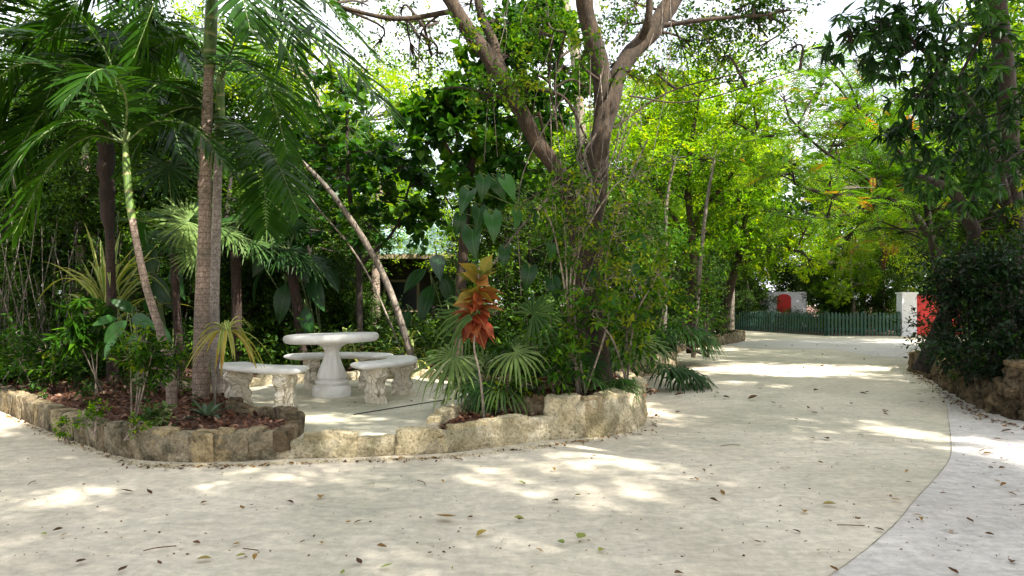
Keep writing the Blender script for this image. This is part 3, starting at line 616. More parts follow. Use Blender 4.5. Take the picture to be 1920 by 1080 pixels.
for i, p in enumerate(((10.95, 33.5), (11.9, 30.25), (12.85, 27.0), (14.35, 27.0), (15.8, 27.0))):
    mb = MB(); mb.add(*boxv((p[0] + .03, p[1] + .1, .5), (.05, .05, .5), .3)); mb.build('post', M_green, root)
root = thing('garden_wall', 'white rendered wall far behind the green fence with a red arched door', 'wall', (14.5, 36.5, 0))
def arch_panel(mb, x0, x1, y, z0, z1, rise, th, n=10):
    xs = np.linspace(x0, x1, n + 1); zt = z1 + rise * np.sqrt(np.maximum(0, 1 - ((xs - (x0 + x1) / 2) / ((x1 - x0) / 2)) ** 2)); V = []
    for yy in (y, y + th):
        for x, z in zip(xs, zt): V += [(x, yy, z0), (x, yy, z)]
    m = 2 * (n + 1); F = []
    for i in range(n): F += [(2 * i, 2 * i + 2, 2 * i + 3, 2 * i + 1), (m + 2 * i + 1, m + 2 * i + 3, m + 2 * i + 2, m + 2 * i), (2 * i + 1, 2 * i + 3, m + 2 * i + 3, m + 2 * i + 1)]
    F += [(0, 1, m + 1, m), (2 * n, m + 2 * n, m + 2 * n + 1, 2 * n + 1)]; mb.add(V, F)
mb = MB(); mb.add(*boxv((15.0, 36.6, .98), (1.25, .1, .98), 0)); mb.build('wall', M_white, root)
mb = MB(); arch_panel(mb, 14.62, 15.38, 36.44, 0, 1.62, .22, .05); mb.build('door', M_red, root)
root = thing('gate_pier', 'white rendered gate pier at the right end of the green fence', 'pier', (16.2, 27.1, 0))
mb = MB(); mb.add(*boxv((16.23, 27.2, .86), (.30, .2, .86), 0)); mb.build('pier', M_white, root)
mb = MB(); mb.add(*boxv((16.23, 27.2, 1.755), (.34, .24, .035), 0)); mb.build('cap', M_white, root)
root = thing('red_gate', 'red painted wooden gate partly hidden by the dark bush', 'gate', (17.4, 27.3, 0))
mb = MB()
for i in range(14): mb.add(*boxv((16.64 + i * .145, 27.30, .84 + .0), (.069, .025, .82 + .03 * math.sin(i / 13 * math.pi)), 0))
mb.build('boards', M_red, root); mb = MB()
for z in (.35, 1.3): mb.add(*boxv((17.6, 27.345, z), (1.05, .02, .06), 0))
mb.build('braces', M_red, root)

M_roof = None
def roofmat():
    m, t, b, out = newmat('pale_green_metal_roof'); g = t.nodes.new('ShaderNodeTexCoord'); wv = N_(t, 'ShaderNodeTexWave', Scale=2.2); t.links.new(g.outputs['Object'], wv.inputs['Vector'])
    c = mixc(t, obj_noise(t, 1.2, 6, .7), (.20, .36, .36), (.42, .55, .55)); t.links.new(c, b.inputs['Base Color']); b.inputs['Roughness'].default_value = .45; bump(t, b, wv.outputs['Fac'], .6, .03); return m
M_roof = roofmat(); M_wood = plain('dark_timber', (.035, .028, .02), .8); M_ply = plain('pale_timber', (.30, .24, .14), .8)
root = thing('garden_house', 'low dark timber house with pale green metal roof among the trees', 'house', (-4.5, 19, .19))
x0, x1, yf, yb, ze, zr = -12.5, -1.35, 17.6, 24.5, 2.62, 3.95
mb = MB(); mb.add([(x0, yf, ze), (x1, yf, ze), (x1 - 1.1, 21, zr), (x0, 21, zr), (x0, yf, ze + .05), (x1, yf, ze + .05), (x1 - 1.1, 21, zr + .05), (x0, 21, zr + .05)], [(0, 3, 2, 1), (4, 5, 6, 7), (0, 1, 5, 4), (1, 2, 6, 5), (2, 3, 7, 6), (3, 0, 4, 7)])
mb.add([(x0, 21.02, zr), (x1 - 1.1, 21.02, zr), (x1, yb, ze), (x0, yb, ze), (x0, 21.02, zr + .05), (x1 - 1.1, 21.02, zr + .05), (x1, yb, ze + .05), (x0, yb, ze + .05)], [(0, 3, 2, 1), (4, 5, 6, 7), (0, 1, 5, 4), (1, 2, 6, 5), (2, 3, 7, 6), (3, 0, 4, 7)])
mb.add([(x1 + .005, yf, ze + .05), (x1 + .005, yb, ze + .05), (x1 - 1.1, 21.01, zr + .05)], [(0, 1, 2)])
mb.build('roof', M_roof, root)
mb = MB(); mb.add(*boxv(((x0 + x1) / 2 - .2, 21.2, 1.38), ((x1 - x0) / 2 - .5, 2.6, 1.19))); mb.build('wall', M_wood, root)
mb = MB()
for i in range(20): mb.add(*boxv((x0 + .4 + i * .56, yf + .42, ze - .03), (.03, .42, .045)))
mb.add(*boxv(((x0 + x1) / 2, yf + .0, ze - .03), ((x1 - x0) / 2, .012, .06))); mb.build('rafters', M_ply, root)
for x in (-1.75, -4.2, -6.6, -9, -11.4):
    mb = MB(); mb.add(*boxv((x, 18.0, 1.38), (.07, .07, 1.19))); mb.build('post', M_ply if x == -6.6 else M_wood, root)
for x in (-3.1, -5.6, -8.1):
    mb = MB(); mb.add(*boxv((x, 18.56, 1.55), (.5, .03, .45))); fr = mb.build('window', M_ply, root); mb = MB(); mb.add(*boxv((x, 18.52, 1.55), (.43, .012, .38))); mb.build('pane', plain('dark_glass', (.02, .025, .03), .1), fr)

# ---------------------------------------------------------------- foliage specs
S_small = dict(kind='alt', L=.24, l=.072, wr=.52, n=8, droop=.15, tp=LF_DIA, stem=.002)
S_fine = dict(kind='alt', L=.28, l=.060, wr=.42, n=10, droop=.2, tp=LF_DIA, stem=.002)
S_mid = dict(kind='alt', L=.34, l=.12, wr=.48, n=7, droop=.2, tp=LF_DIA, stem=.003)
S_far = dict(kind='alt', L=.5, l=.20, wr=.45, n=7, droop=.2, tp=LF_DIA)
S_alm = dict(kind='ros', L=.10, l=.21, wr=.60, n=7, droop=.22, tp=LF_OBO)
S_grape = dict(kind='alt', L=.34, l=.15, wr=.95, n=6, droop=.3, tp=LF_RND, stem=.004)
S_lance = dict(kind='ros', L=.15, l=.185, wr=.26, n=9, droop=.75, tp=LF_LAN)
S_lime = dict(kind='ros', L=.14, l=.17, wr=.36, n=8, droop=.25, tp=LF_OV)
S_feath = dict(kind='pin', L=.42, l=.13, wr=.20, n=22, droop=.35, tp=LF_DIA, stem=.003)
S_bush = dict(kind='alt', L=.26, l=.10, wr=.42, n=8, droop=.1, tp=LF_OV, stem=.003)
def CL(spec, rows, lai=2.0, flat=1.0, sub=11, dens=1.0):
    out = []
    for row in rows:
        u, v, Y, rp = row[:4]; tint = row[4] if len(row) > 4 else .5; la = row[5] if len(row) > 5 else lai
        r = rp / FOC * Y; nl = la * math.pi * r * r / (spec['l'] ** 2 * spec['wr'] * .55); k = max(2, int(nl / spec['n'] / sub))
        out.append((P(u, v, Y), np.array([r, r, r * flat]), sub, k, tint))
    return out
def CW(spec, rows, lai=2.0, sub=11):        # world-space clumps: x, y, z, r, tint
    out = []
    for x, y, z, r, *t in rows:
        rm = r if not hasattr(r, '__len__') else (r[0] * r[1]) ** .5
        nl = lai * math.pi * rm * rm / (spec['l'] ** 2 * spec['wr'] * .55); out.append((np.array([x, y, z]), np.array(r) * np.ones(3), sub, max(2, int(nl / spec['n'] / sub)), t[0] if t else .5))
    return out
GRN, SOIL, BED, BIG = 0, .19, .205, .345

# ---------------------------------------------------------------- the big tree in the middle
base = G(1118, 728, .345); bx, by, bz = base
t1 = [((bx, by, bz - .1), (bx + .01, by, bz + .25), P(1112, 600, by), P(1108, 480, by + .05), P(1118, 360, by + .1), P(1124, 280, by + .14), P(1134, 190, by + .18)), [.24, .155, .13, .118, .125, .135, .09]]
t2 = [(P(1122, 310, by + .14), P(1130, 210, by + .17), P(1128, 135, by + .15), P(1108, 60, by + .05), P(1092, -20, by - .1), P(1075, -160, by - .3)), [.06, .11, .115, .105, .10, .09]]
t3 = [(P(1124, 300, by + .16), P(1142, 200, by + .2), P(1168, 122, by + .3), P(1215, 65, by + .4), P(1262, 0, by + .5), P(1330, -110, by + .7)), [.06, .11, .105, .11, .105, .09]]
t4 = [((bx - .12, by + .55, bz - .1), P(1085, 560, by + .5), P(1082, 430, by + .45), P(1055, 340, by + .3), P(1010, 270, by + .2), P(965, 190, by + .1), P(925, 120, by), P(880, 60, by), P(845, 0, by), P(800, -90, by)), [.13, .11, .10, .10, .095, .09, .10, .092, .083, .075]]
t5 = [(P(945, 150, by + .08), P(925, 80, by + .3), P(900, 20, by + .4), P(890, -60, by + .5)), [.07, .06, .055, .05]]
t6 = [(P(1200, 80, by + .35), P(1215, 40, by + .1), P(1218, -10, by)), [.05, .045, .04]]
tw = [[(P(a[0], a[1], by + .2), P(b[0], b[1], by + .1 + j * .05), P(c[0], c[1], by + .2)), [r_, r_ * .8, r_ * .5]] for j, (a, b, c, r_) in enumerate([
    ((1245, 48), (1330, 36), (1440, 28), .03), ((855, 20), (740, 35), (620, 8), .035), ((1000, 165), (1060, 185), (1100, 260), .022), ((1100, 270), (1112, 330), (1100, 420), .03),
    ((960, 190), (870, 165), (820, 168), .018), ((835, 20), (790, 60), (785, 140), .014), ((1150, 240), (1260, 170), (1420, 130), .014), ((1180, 180), (1300, 190), (1500, 130), .012),
    ((1130, 300), (1050, 340), (980, 380), .02), ((1035, 70), (1030, 150), (1045, 240), .022), ((1060, 60), (1040, 160), (1060, 250), .018), ((1010, 210), (1040, 320), (1100, 290), .02)])]
top = CL(S_small, [(1025, 20, 8.6, 55, .5), (1160, 40, 8.8, 45, .6, 1.4), (1300, 50, 8.6, 60, .35), (1375, 20, 8.4, 70, .35), (1245, 125, 8.6, 45, .6, 1.5), (1350, 110, 9, 45, .45, 1.3), (1440, 70, 8.8, 45, .45, 1.2),
    (1100, 170, 8.6, 30, .6, 1.2), (1180, 0, 8.4, 60, .4, 1.4), (1000, 140, 8.2, 38, .6, 1.6), (1060, 130, 9, 35, .6, 1.5), (880, 20, 8.6, 40, .5, .8), (1480, 20, 8, 40, .5, 1), (1290, 120, 9.5, 45, .6, 1.4), (1220, 60, 9, 45, .5, 1.3), (1100, 60, 9, 40, .5, 1.2), (1400, 100, 9.5, 45, .5, 1.3), (950, 110, 8.8, 35, .6, 1.2), (760, 40, 9, 40, .5, .8), (1120, 130, 9.5, 36, .7, 1.4), (948, 158, 7.1, 30, .6, 1.6), (985, 170, 7.1, 24, .7, 1.5), (640, 30, 9, 42, .6, .9), (700, 90, 9.4, 42, .6, .9), (750, 25, 9, 36, .5, .8), (800, 60, 9, 30, .5, .8), (690, 10, 9, 40, .5, .9), (1440, 20, 8.4, 44, .45, 1.2), (1480, 90, 8.6, 36, .5, .9), (780, 130, 9.2, 26, .5, .8), (870, 70, 7.6, 34, .55, 1.5), (1015, 60, 7.8, 34, .6, 1.5), (930, 40, 8.2, 34, .5, 1.3), (1110, 90, 7.0, 26, .65, 1.2), (1190, 150, 7.1, 26, .65, 1.2), (1400, 40, 8.4, 50, .5, 1.3), (1300, 90, 8.8, 40, .55, 1.3), (820, 110, 9, 28, .5, 1), (905, 175, 7.2, 26, .5, 1.3)])
tree('spreading_tree', 'big brown barked tree forking into heavy limbs above the tall cream wall', 'tree', base, [t1, t2, t3, t4, t5, t6] + tw, top, S_small, BK['brown'], L_['mid'], 11, sides=20, rough=.2, limb=.02, twig=.005)
# pale straight trunk behind the fork
b0 = np.array([1.1, 12.5, .19])
tree('slim_tree', 'pale grey slim trunk rising behind the fork of the big tree', 'tree', b0, [[(b0, P(1100, 400, 12.5), P(1085, 200, 12.5), P(1078, 90, 12.5), P(1062, 20, 12.5), P(1050, -80, 12.5)), [.11, .1, .1, .1, .09, .08]]],
     CL(S_mid, [(1060, -60, 12.5, 80, .5), (1120, 260, 12.6, 60, .6), (1040, 320, 12.8, 60, .5), (1180, 200, 12.8, 55, .7, 1.6)]), S_mid, BK['pale'], L_['lime'], 12, limb=.02)
# lianas round the big tree
root = thing('hanging_vine', 'tangle of thin pale vines hanging from the fork of the big tree', 'vine', (1.1, 7.4, bz))
rng = np.random.default_rng(3); mb = MB()
for i in range(15):
    u0, v0 = rng.uniform(1020, 1240), rng.uniform(0, 260); a = P(u0, v0, 7.5 + rng.uniform(-.3, .5)); b = P(1090 + rng.normal(0, 40), rng.uniform(330, 640), 7.45 + rng.uniform(-.2, .2)); m = (a + b) / 2 + rng.normal(0, .16, 3)
    tube(mb, [a, m, b], [rng.uniform(.003, .008), .004], 4, 14, rng.uniform(0, 1), cap=False)
for i in range(16):
    u0 = rng.uniform(880, 1450); a = P(u0, -20, 8.2); b = P(u0 + rng.normal(0, 60), rng.uniform(80, 330), 8.2); tube(mb, [a, (a + b) / 2 + rng.normal(0, .15, 3), b], .0035, 4, 12, .8, cap=False)
for pts, r_ in (([(1100, 420), (1108, 340), (1096, 290), (1118, 250)], .022), ([(1096, 440), (1112, 380), (1100, 330), (1082, 300), (1095, 262)], .018), ([(1125, 330), (1150, 290), (1170, 200)], .009), ([(1120, 350), (1160, 290), (1180, 215)], .008), ([(1060, 345), (1010, 390), (965, 440), (925, 495)], .016)):
    tube(mb, [P(u, v, 7.45) for u, v in pts], [r_, r_ * .6], 7, 20, .7)
mb.build('stems', BK['grey'], root, True)

# climbing heart-leaved plant on the trunk
def bigleaves(name, label, cat, base, rows, mat=None, stemmat=None, tp=LF_HEART, wr=.72, stem0=None, sr=.0055, group=None, seed=0):
    root = thing(name, label, cat, base, group); rng = np.random.default_rng(seed); sm = MB(); s0 = np.array(stem0 if stem0 is not None else base)
    for u, v, Y, L, du, dv, tint in rows:
        L = L * (1 if tp is not LF_HEART else .64 * rng.uniform(.75, 1.15)); c = P(u, v, Y); D = nrm(np.array([du, -.35 + rng.normal(0, .15), -dv])); a = c - D * L * .4; mb = MB()
        place(mb, tp, a, D, L, wr, up=np.array([0, -1.0, .55]), tint=tint, jit=.42, rng=rng); mb.build('leaf', mat or L_['big'], root, True)
        m = (a + s0) / 2 + (0, .05, .12); tube(sm, [(s0[0], s0[1], min(s0[2] + rng.uniform(0, .2), a[2])) if stem0 is None else (s0[0] + rng.normal(0, .05), s0[1], a[2] - .25), a + (a - c) * .15 + (0, .02, .04), a], [sr, sr * .5], 5, 10, .5, 0)
    sm.build('stems', stemmat or BK['rib'], root, True); return root
bigleaves('philodendron', 'glossy philodendron with drooping arrow shaped leaves climbing the left side of the big tree', 'climber', (.55, 7.4, bz), [
    (872, 372, 7.1, .46, -.5, .9, .35), (905, 350, 7.1, .44, -.1, 1, .3), (925, 420, 7.05, .46, .2, 1, .6), (898, 405, 7.2, .40, 0, 1, .25), (955, 350, 7.2, .42, .5, .7, .9), (970, 410, 7.1, .34, .2, 1, .7), (935, 350, 7.3, .4, .3, .8, .4), (885, 450, 7.3, .46, 0, 1, .35), (860, 420, 7.4, .42, -.2, 1, .2),
    (1000, 400, 7.3, .36, .6, .7, .5), (945, 480, 7.4, .38, -.2, 1, .3), (1035, 470, 7.3, .3, .1, 1, .8), (990, 520, 7.4, .4, -.2, 1, .25), (1040, 540, 7.4, .36, .3, 1, .3)], stem0=(.35, 7.55, 0), seed=2)
bigleaves('philodendron', 'pale green philodendron leaves hanging low on the right side of the big trunk', 'climber', (1.2, 7.3, bz), [
    (1150, 575, 7.1, .44, .15, 1, .95), (1130, 560, 7.2, .3, -.2, 1, .7), (1170, 480, 7.2, .34, .4, .9, .8), (1190, 500, 7.15, .36, .3, 1, .7), (1200, 450, 7.2, .32, .7, .7, .85), (1160, 430, 7.2, .3, .1, 1, .5), (1110, 520, 7.2, .3, 0, 1, .5), (1210, 520, 7.3, .3, .4, .9, .6), (1140, 500, 7.25, .34, -.1, 1, .4), (1190, 560, 7.3, .28, .5, .9, .5), (1115, 450, 7.2, .28, -.5, .9, .75)], stem0=(1.15, 7.6, 0), seed=4)

# leafy saplings round the trunk
def shrub(name, label, cat, base, stems, rows, spec, bark, leaf, seed=0, lai=1.9, sr=.012, flat=1, group=None, twig=.004):
    rng = np.random.default_rng(seed); root = thing(name, label, cat, base, group); wood = MB(); crown = MB(); anc = []
    for s in stems:
        pts = [np.array(base) + (rng.normal(0, .03), rng.normal(0, .03), -.03)] + [P(*q) for q in s]; anc.append(tube(wood, pts, [sr, sr * .9, sr * .6], 6, len(pts) * 6, rng.uniform(.3, .8), 0, .06))
    foliage(crown, wood, rng, CL(spec, rows, lai, flat), np.concatenate(anc)[6:], spec, sr * .6, twig)
    wood.build('stems', bark, root, True); crown.build('foliage', [leaf, bark], root); return root
shrub('leafy_shrub', 'tall small leaved shrub with thin pale stems growing in front of the big trunk', 'shrub', (.75, 7.15, bz),
      [[(1068, 600, 7.1), (1062, 500, 7.1), (1058, 420, 7.1)], [(1080, 620, 7.1), (1078, 520, 7.05), (1105, 380, 7.05)], [(1062, 560, 7.1), (1040, 440, 7.1), (1020, 390, 7.1)], [(1140, 600, 7.1), (1135, 500, 7.1), (1160, 400, 7.1)], [(1070, 520, 7.1), (1100, 430, 7), (1150, 350, 7)]],
      [(1062, 415, 7.1, 38, .55, 1.3), (1075, 365, 7.1, 24, .65, 1.2), (1175, 395, 7.1, 36, .8, 1.6), (1225, 380, 7.3, 36, .8), (1085, 470, 7.0, 28, .6, 1.3), (1165, 445, 7.0, 32, .65, 1.3), (1222, 440, 7.2, 34, .7), (1020, 385, 7.1, 28, .5, 1.3), (1125, 470, 6.95, 24, .8, 1.3), (1098, 540, 7, 22, .8, 1.2), (1150, 520, 6.95, 24, .8, 1.3), (1085, 425, 7, 20, .75, 1.2), (1045, 345, 7.3, 22, .5, 1.2), (1200, 330, 7.6, 34, .8)], S_small, BK['pale'], L_['mid'], 21)
shrub('leafy_shrub', 'low bright green shrub at the right foot of the big trunk', 'shrub', (1.3, 7.4, bz), [[(1175, 640, 7.3), (1180, 560, 7.2)], [(1190, 600, 7.2), (1225, 530, 7.2)], [(1150, 640, 7.1), (1110, 590, 7)]],
      [(1190, 545, 7.2, 36, .8), (1235, 515, 7.3, 32, .75), (1180, 610, 7.2, 32, .75), (1120, 585, 6.9, 24, .65, 1.3), (1212, 580, 7.4, 28, .5), (1185, 650, 7.3, 20, .4)], S_bush, BK['pale'], L_['mid'], 22)
shrub('leafy_shrub', 'knee high leafy shrub on the left foot of the big trunk', 'shrub', (.55, 7.2, bz), [[(1045, 690, 7.1), (1040, 640, 7.1)], [(1020, 690, 7.1), (1000, 650, 7.1)]],
      [(1045, 640, 7.0, 30, .5), (1000, 650, 7.1, 25, .4), (1075, 670, 6.9, 25, .55), (1040, 690, 6.9, 26, .3), (1068, 610, 7.1, 20, .55), (965, 670, 7.2, 26, .25)], S_bush, BK['pale'], L_['mid'], 23)

# ---------------------------------------------------------------- almond, sea grape and backing trees
b0 = np.array([-.9, 10.6, SOIL])
tree('almond_tree', 'almond tree with large rounded backlit leaves left of the big tree', 'tree', b0, [[(b0, P(868, 480, 10.6), P(880, 330, 10.5), P(910, 200, 10.4), P(930, 60, 10.2)), [.09, .08, .07, .05, .035]], [(P(880, 340, 10.5), P(830, 260, 10.3), P(800, 170, 10.2)), [.04, .03, .02]]],
     CL(S_alm, [(815, 205, 10.2, 36, .35, 1.2), (862, 232, 10.2, 50, .5), (925, 215, 10.1, 50, .5), (985, 275, 10.2, 50, .55), (888, 160, 10.1, 38, .6, 1.5), (955, 150, 10, 34, .4, 1.2), (1010, 75, 10, 38, .6, 1.3), (868, 320, 10.4, 45, .5), (940, 335, 10.3, 50, .5), (1030, 225, 10.2, 40, .5), (950, 55, 10, 28, .6, .9), (1000, 10, 10, 36, .55, 1), (800, 265, 10.3, 22, .3, .9),
              (990, 175, 10.2, 32, .5), (905, 380, 10.5, 40, .4), (1015, 320, 10.4, 45, .55), (930, 268, 10.2, 42, .55), (1045, 60, 10, 40, .6, 1.3), (900, 95, 10, 32, .6, 1), (770, 215, 10.3, 24, .4, 1), (1080, 140, 10.3, 40, .6, 1.4), (970, 110, 10, 34, .5, 1.3), (845, 185, 10, 30, .45, 1.2)], 1.9), S_alm, BK['brown'], L_['almond'], 13, limb=.02, twig=.006)
b0 = np.array([-2.6, 11.3, SOIL])
tree('sea_grape_tree', 'dark sea grape tree with round leaves rising behind the benches', 'tree', b0, [[(b0, P(672, 480, 11.3), P(655, 360, 11.2), P(650, 220, 11.1)), [.06, .05, .04, .02]], [(P(672, 500, 11.3), P(740, 430, 11), P(770, 340, 10.9)), [.035, .025, .015]]],
     CL(S_grape, [(650, 235, 11, 52, .45), (705, 290, 11, 45, .35), (640, 325, 11, 52, .3), (722, 365, 10.9, 45, .4), (765, 395, 10.8, 38, .45), (690, 425, 11, 45, .35), (620, 415, 11.2, 45, .3), (595, 270, 11.2, 40, .4), (800, 420, 10.9, 28, .4, 1.3), (790, 345, 11, 24, .3, .9), (745, 310, 11, 26, .3, 1.1), (640, 165, 11.2, 32, .6, 1.2)], 1.8), S_grape, BK['dark'], L_['almond'], 14, limb=.018, twig=.006)
b0 = np.array([4.1, 15.2, SOIL])
tree('yellow_green_tree', 'bright yellow green tree glowing behind the big tree left of the path', 'tree', b0, [[(b0, P(1300, 480, 15.2), P(1290, 330, 15), P(1310, 180, 14.8)), [.10, .09, .07, .03]], [(P(1300, 460, 15.2), P(1240, 370, 15), P(1200, 270, 14.8)), [.05, .04, .02]], [(P(1295, 420, 15.1), P(1370, 330, 14.8), P(1420, 240, 14.6)), [.05, .04, .02]]],
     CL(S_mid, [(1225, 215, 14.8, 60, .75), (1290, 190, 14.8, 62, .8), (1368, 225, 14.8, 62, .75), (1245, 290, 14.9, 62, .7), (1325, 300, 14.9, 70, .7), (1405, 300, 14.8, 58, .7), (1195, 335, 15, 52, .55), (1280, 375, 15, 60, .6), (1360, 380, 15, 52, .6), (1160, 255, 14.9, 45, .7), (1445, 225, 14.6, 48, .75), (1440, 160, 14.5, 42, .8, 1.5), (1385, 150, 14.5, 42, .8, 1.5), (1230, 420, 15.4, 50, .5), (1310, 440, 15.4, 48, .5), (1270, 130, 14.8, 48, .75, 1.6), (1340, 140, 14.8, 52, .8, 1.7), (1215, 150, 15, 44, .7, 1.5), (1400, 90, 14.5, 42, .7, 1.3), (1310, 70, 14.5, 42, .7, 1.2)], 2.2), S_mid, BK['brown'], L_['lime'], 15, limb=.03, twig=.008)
b0 = G(1352, 628, .3)
tree('slender_tree', 'slender brown trunked tree leaning right from the distant stone bed', 'tree', b0, [[(b0 - (0, 0, .15), P(1364, 560, 21.7), P(1378, 505, 21.7), P(1392, 450, 21.7), P(1400, 380, 21.5)), [.20, .15, .13, .10, .05]], [(P(1378, 505, 21.7), P(1340, 470, 21.5), P(1310, 430, 21.3)), [.08, .05, .03]], [(P(1380, 500, 21.7), P(1425, 480, 21.4), P(1490, 470, 21)), [.07, .05, .03]]],
     CL(S_lime, [(1335, 425, 21.4, 48, .6), (1395, 430, 21.4, 48, .55), (1445, 465, 21, 38, .75), (1295, 455, 21.2, 40, .55), (1480, 450, 20.8, 36, .85, 1.6), (1525, 500, 20, 24, .95, 1.5), (1390, 380, 21.4, 50, .6), (1455, 400, 21, 48, .7), (1510, 430, 20.6, 38, .85, 1.6), (1350, 360, 21.4, 45, .65), (1420, 340, 21, 45, .7), (1330, 500, 21.5, 34, .35)], 2.0), S_lime, BK['brown'], L_['lime'], 16, limb=.045, twig=.012)
rows = [(1225, 430, 12, 52, .5), (1195, 500, 11.6, 44, .45), (1265, 480, 13, 50, .6), (1235, 560, 12, 42, .45), (1190, 600, 11, 34, .35), (1290, 550, 13.5, 40, .45), (1325, 530, 15, 36, .5), (1285, 610, 13, 30, .3), (1150, 330, 12, 45, .6), (1215, 620, 11.6, 30, .3), (1320, 590, 16, 28, .35)]
for i, (gr, lab) in enumerate(((rows[0:5], 'mid green shrub crowding the tan bed wall beyond the big tree'), (rows[5:], 'leafy green shrub between the tan bed wall and the distant stone bed'))):
    b0 = np.array([[2.6, 12.3, SOIL], [4.3, 14.6, SOIL]][i]); shrub('garden_shrub', lab, 'shrub', b0, [[(r_[0], r_[1], r_[2])] for r_ in gr], gr, S_bush if i == 0 else S_mid, BK['brown'], L_['mid'], 40 + i, 2.3, .02)
# thin brown stems standing in the shrubbery
for i, (u0, u1, Y, lab) in enumerate(((1300, 1325, 14, 'thin bare brown sapling leaning right among the shrubs beside the path'), (1245, 1250, 13, 'thin straight grey sapling among the shrubs beside the path'))):
    b0 = np.array([(u0 - 960) / FOC * Y, Y, SOIL]); tree('sapling', lab, 'sapling', b0, [[(b0, P((u0 + u1) / 2, 500, Y), P(u1, 380, Y), P(u1 + 15, 300, Y)), [.05, .045, .035, .02]]], CL(S_mid, [(u1 + 10, 300, Y, 40, .7, 1.4)]), S_mid, BK['grey'], L_['lime'], 60 + i, limb=.012)

# ---------------------------------------------------------------- right-hand trees and bush
b0 = np.array([9.4, 14.1, .2])
tree('feathery_tree', 'feathery leaved tree with low dark branches arching over the path on the right', 'tree', b0, [[(b0, P(1758, 500, 13.4), P(1742, 440, 13.2), P(1700, 392, 13), P(1650, 372, 12.8), P(1560, 366, 12.5), P(1490, 345, 12.2)), [.10, .09, .08, .07, .055, .04, .02]],
      [(P(1745, 450, 13.2), P(1735, 380, 13), P(1700, 300, 12.8), P(1620, 230, 12.6)), [.06, .055, .04, .02]], [(P(1755, 480, 13.4), P(1800, 380, 13.2), P(1740, 310, 13), P(1670, 290, 12.6)), [.07, .06, .05, .02]], [(P(1680, 385, 12.9), P(1620, 330, 12.5), P(1540, 280, 12.2), P(1480, 220, 12)), [.04, .03, .025, .015]], [(P(1650, 372, 12.8), P(1600, 400, 12.4), P(1500, 412, 12)), [.03, .02, .012]]],
     CL(S_feath, [(1470, 180, 12.2, 50, .6), (1540, 165, 12.4, 50, .6), (1610, 200, 12.6, 52, .5), (1500, 245, 12.2, 52, .55), (1580, 265, 12.4, 60, .6), (1655, 250, 12.6, 52, .5), (1475, 325, 12.2, 52, .45), (1560, 330, 12.4, 52, .45), (1640, 335, 12.6, 52, .4), (1705, 300, 12.8, 52, .45), (1765, 335, 13, 52, .4), (1420, 260, 12, 44, .6), (1455, 395, 12.2, 42, .45), (1625, 425, 14.6, 44, .75), (1685, 440, 14.8, 44, .8), (1575, 465, 14.6, 34, .8), (1720, 400, 14, 38, .7), (1600, 110, 12.6, 46, .55), (1540, 100, 12.4, 30, .6, 1.1), (1800, 250, 13, 50, .4), (1745, 220, 13, 45, .45), (1520, 400, 12.4, 40, .4), (1500, 130, 13.5, 44, .6), (1560, 215, 14, 56, .6), (1640, 180, 14, 56, .6), (1700, 240, 14.5, 60, .6), (1520, 310, 14, 60, .6), (1640, 385, 12.2, 38, .65), (1700, 350, 12.4, 42, .6), (1560, 370, 12, 38, .65), (1480, 300, 12, 46, .6), (1765, 390, 12.6, 34, .6), (1740, 280, 12.4, 40, .55), (1600, 220, 12, 44, .65), (1610, 290, 14.5, 60, .65), (1690, 370, 15, 56, .7), (1440, 320, 13.5, 50, .6)], 2.5, flat=.55, sub=13), S_feath, BK['dark'], L_['feather'], 17, limb=.02, twig=.007)
b0 = np.array([7.7, 10.4, .3])
tree('large_leaf_tree', 'dark tree with long hanging leaves overhanging the top right of the path', 'tree', b0, [[(b0, P(1895, 480, 10.2), P(1893, 340, 9.8), P(1885, 150, 9), P(1860, -60, 8.2)), [.20, .17, .15, .12, .1]], [(P(1895, 400, 10), P(1850, 250, 9), P(1760, 120, 8), P(1640, 30, 7.8)), [.07, .05, .035, .015]]],
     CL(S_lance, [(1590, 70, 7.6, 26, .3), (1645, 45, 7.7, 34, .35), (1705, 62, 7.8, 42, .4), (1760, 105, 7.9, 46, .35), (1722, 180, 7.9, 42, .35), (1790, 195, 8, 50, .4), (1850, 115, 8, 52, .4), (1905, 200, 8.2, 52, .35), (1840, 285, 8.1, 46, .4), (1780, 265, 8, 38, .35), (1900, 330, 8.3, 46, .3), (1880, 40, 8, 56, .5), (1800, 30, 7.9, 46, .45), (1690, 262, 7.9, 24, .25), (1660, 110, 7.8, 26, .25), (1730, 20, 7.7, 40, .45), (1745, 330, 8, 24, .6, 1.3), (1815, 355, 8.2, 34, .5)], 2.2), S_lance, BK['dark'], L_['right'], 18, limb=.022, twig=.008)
b0 = np.array([6.3, 10.2, .3])
tree('leaning_tree', 'dark crooked trunk leaning left behind the black bush on the right', 'tree', b0, [[(b0, P(1822, 470, 10), P(1808, 400, 9.9), P(1780, 355, 9.7), P(1700, 322, 9.4)), [.12, .10, .09, .07, .03]], [(P(1812, 420, 10), P(1845, 320, 9.9), P(1880, 220, 9.8)), [.05, .04, .03]]],
     CL(S_bush, [(1890, 400, 9.8, 50, .5), (1830, 330, 9.8, 45, .5, 1.5), (1880, 260, 9.8, 50, .5), (1920, 440, 9.8, 45, .4), (1760, 420, 9.8, 30, .4, 1.3)]), S_bush, BK['dark'], L_['mid'], 19, limb=.02)
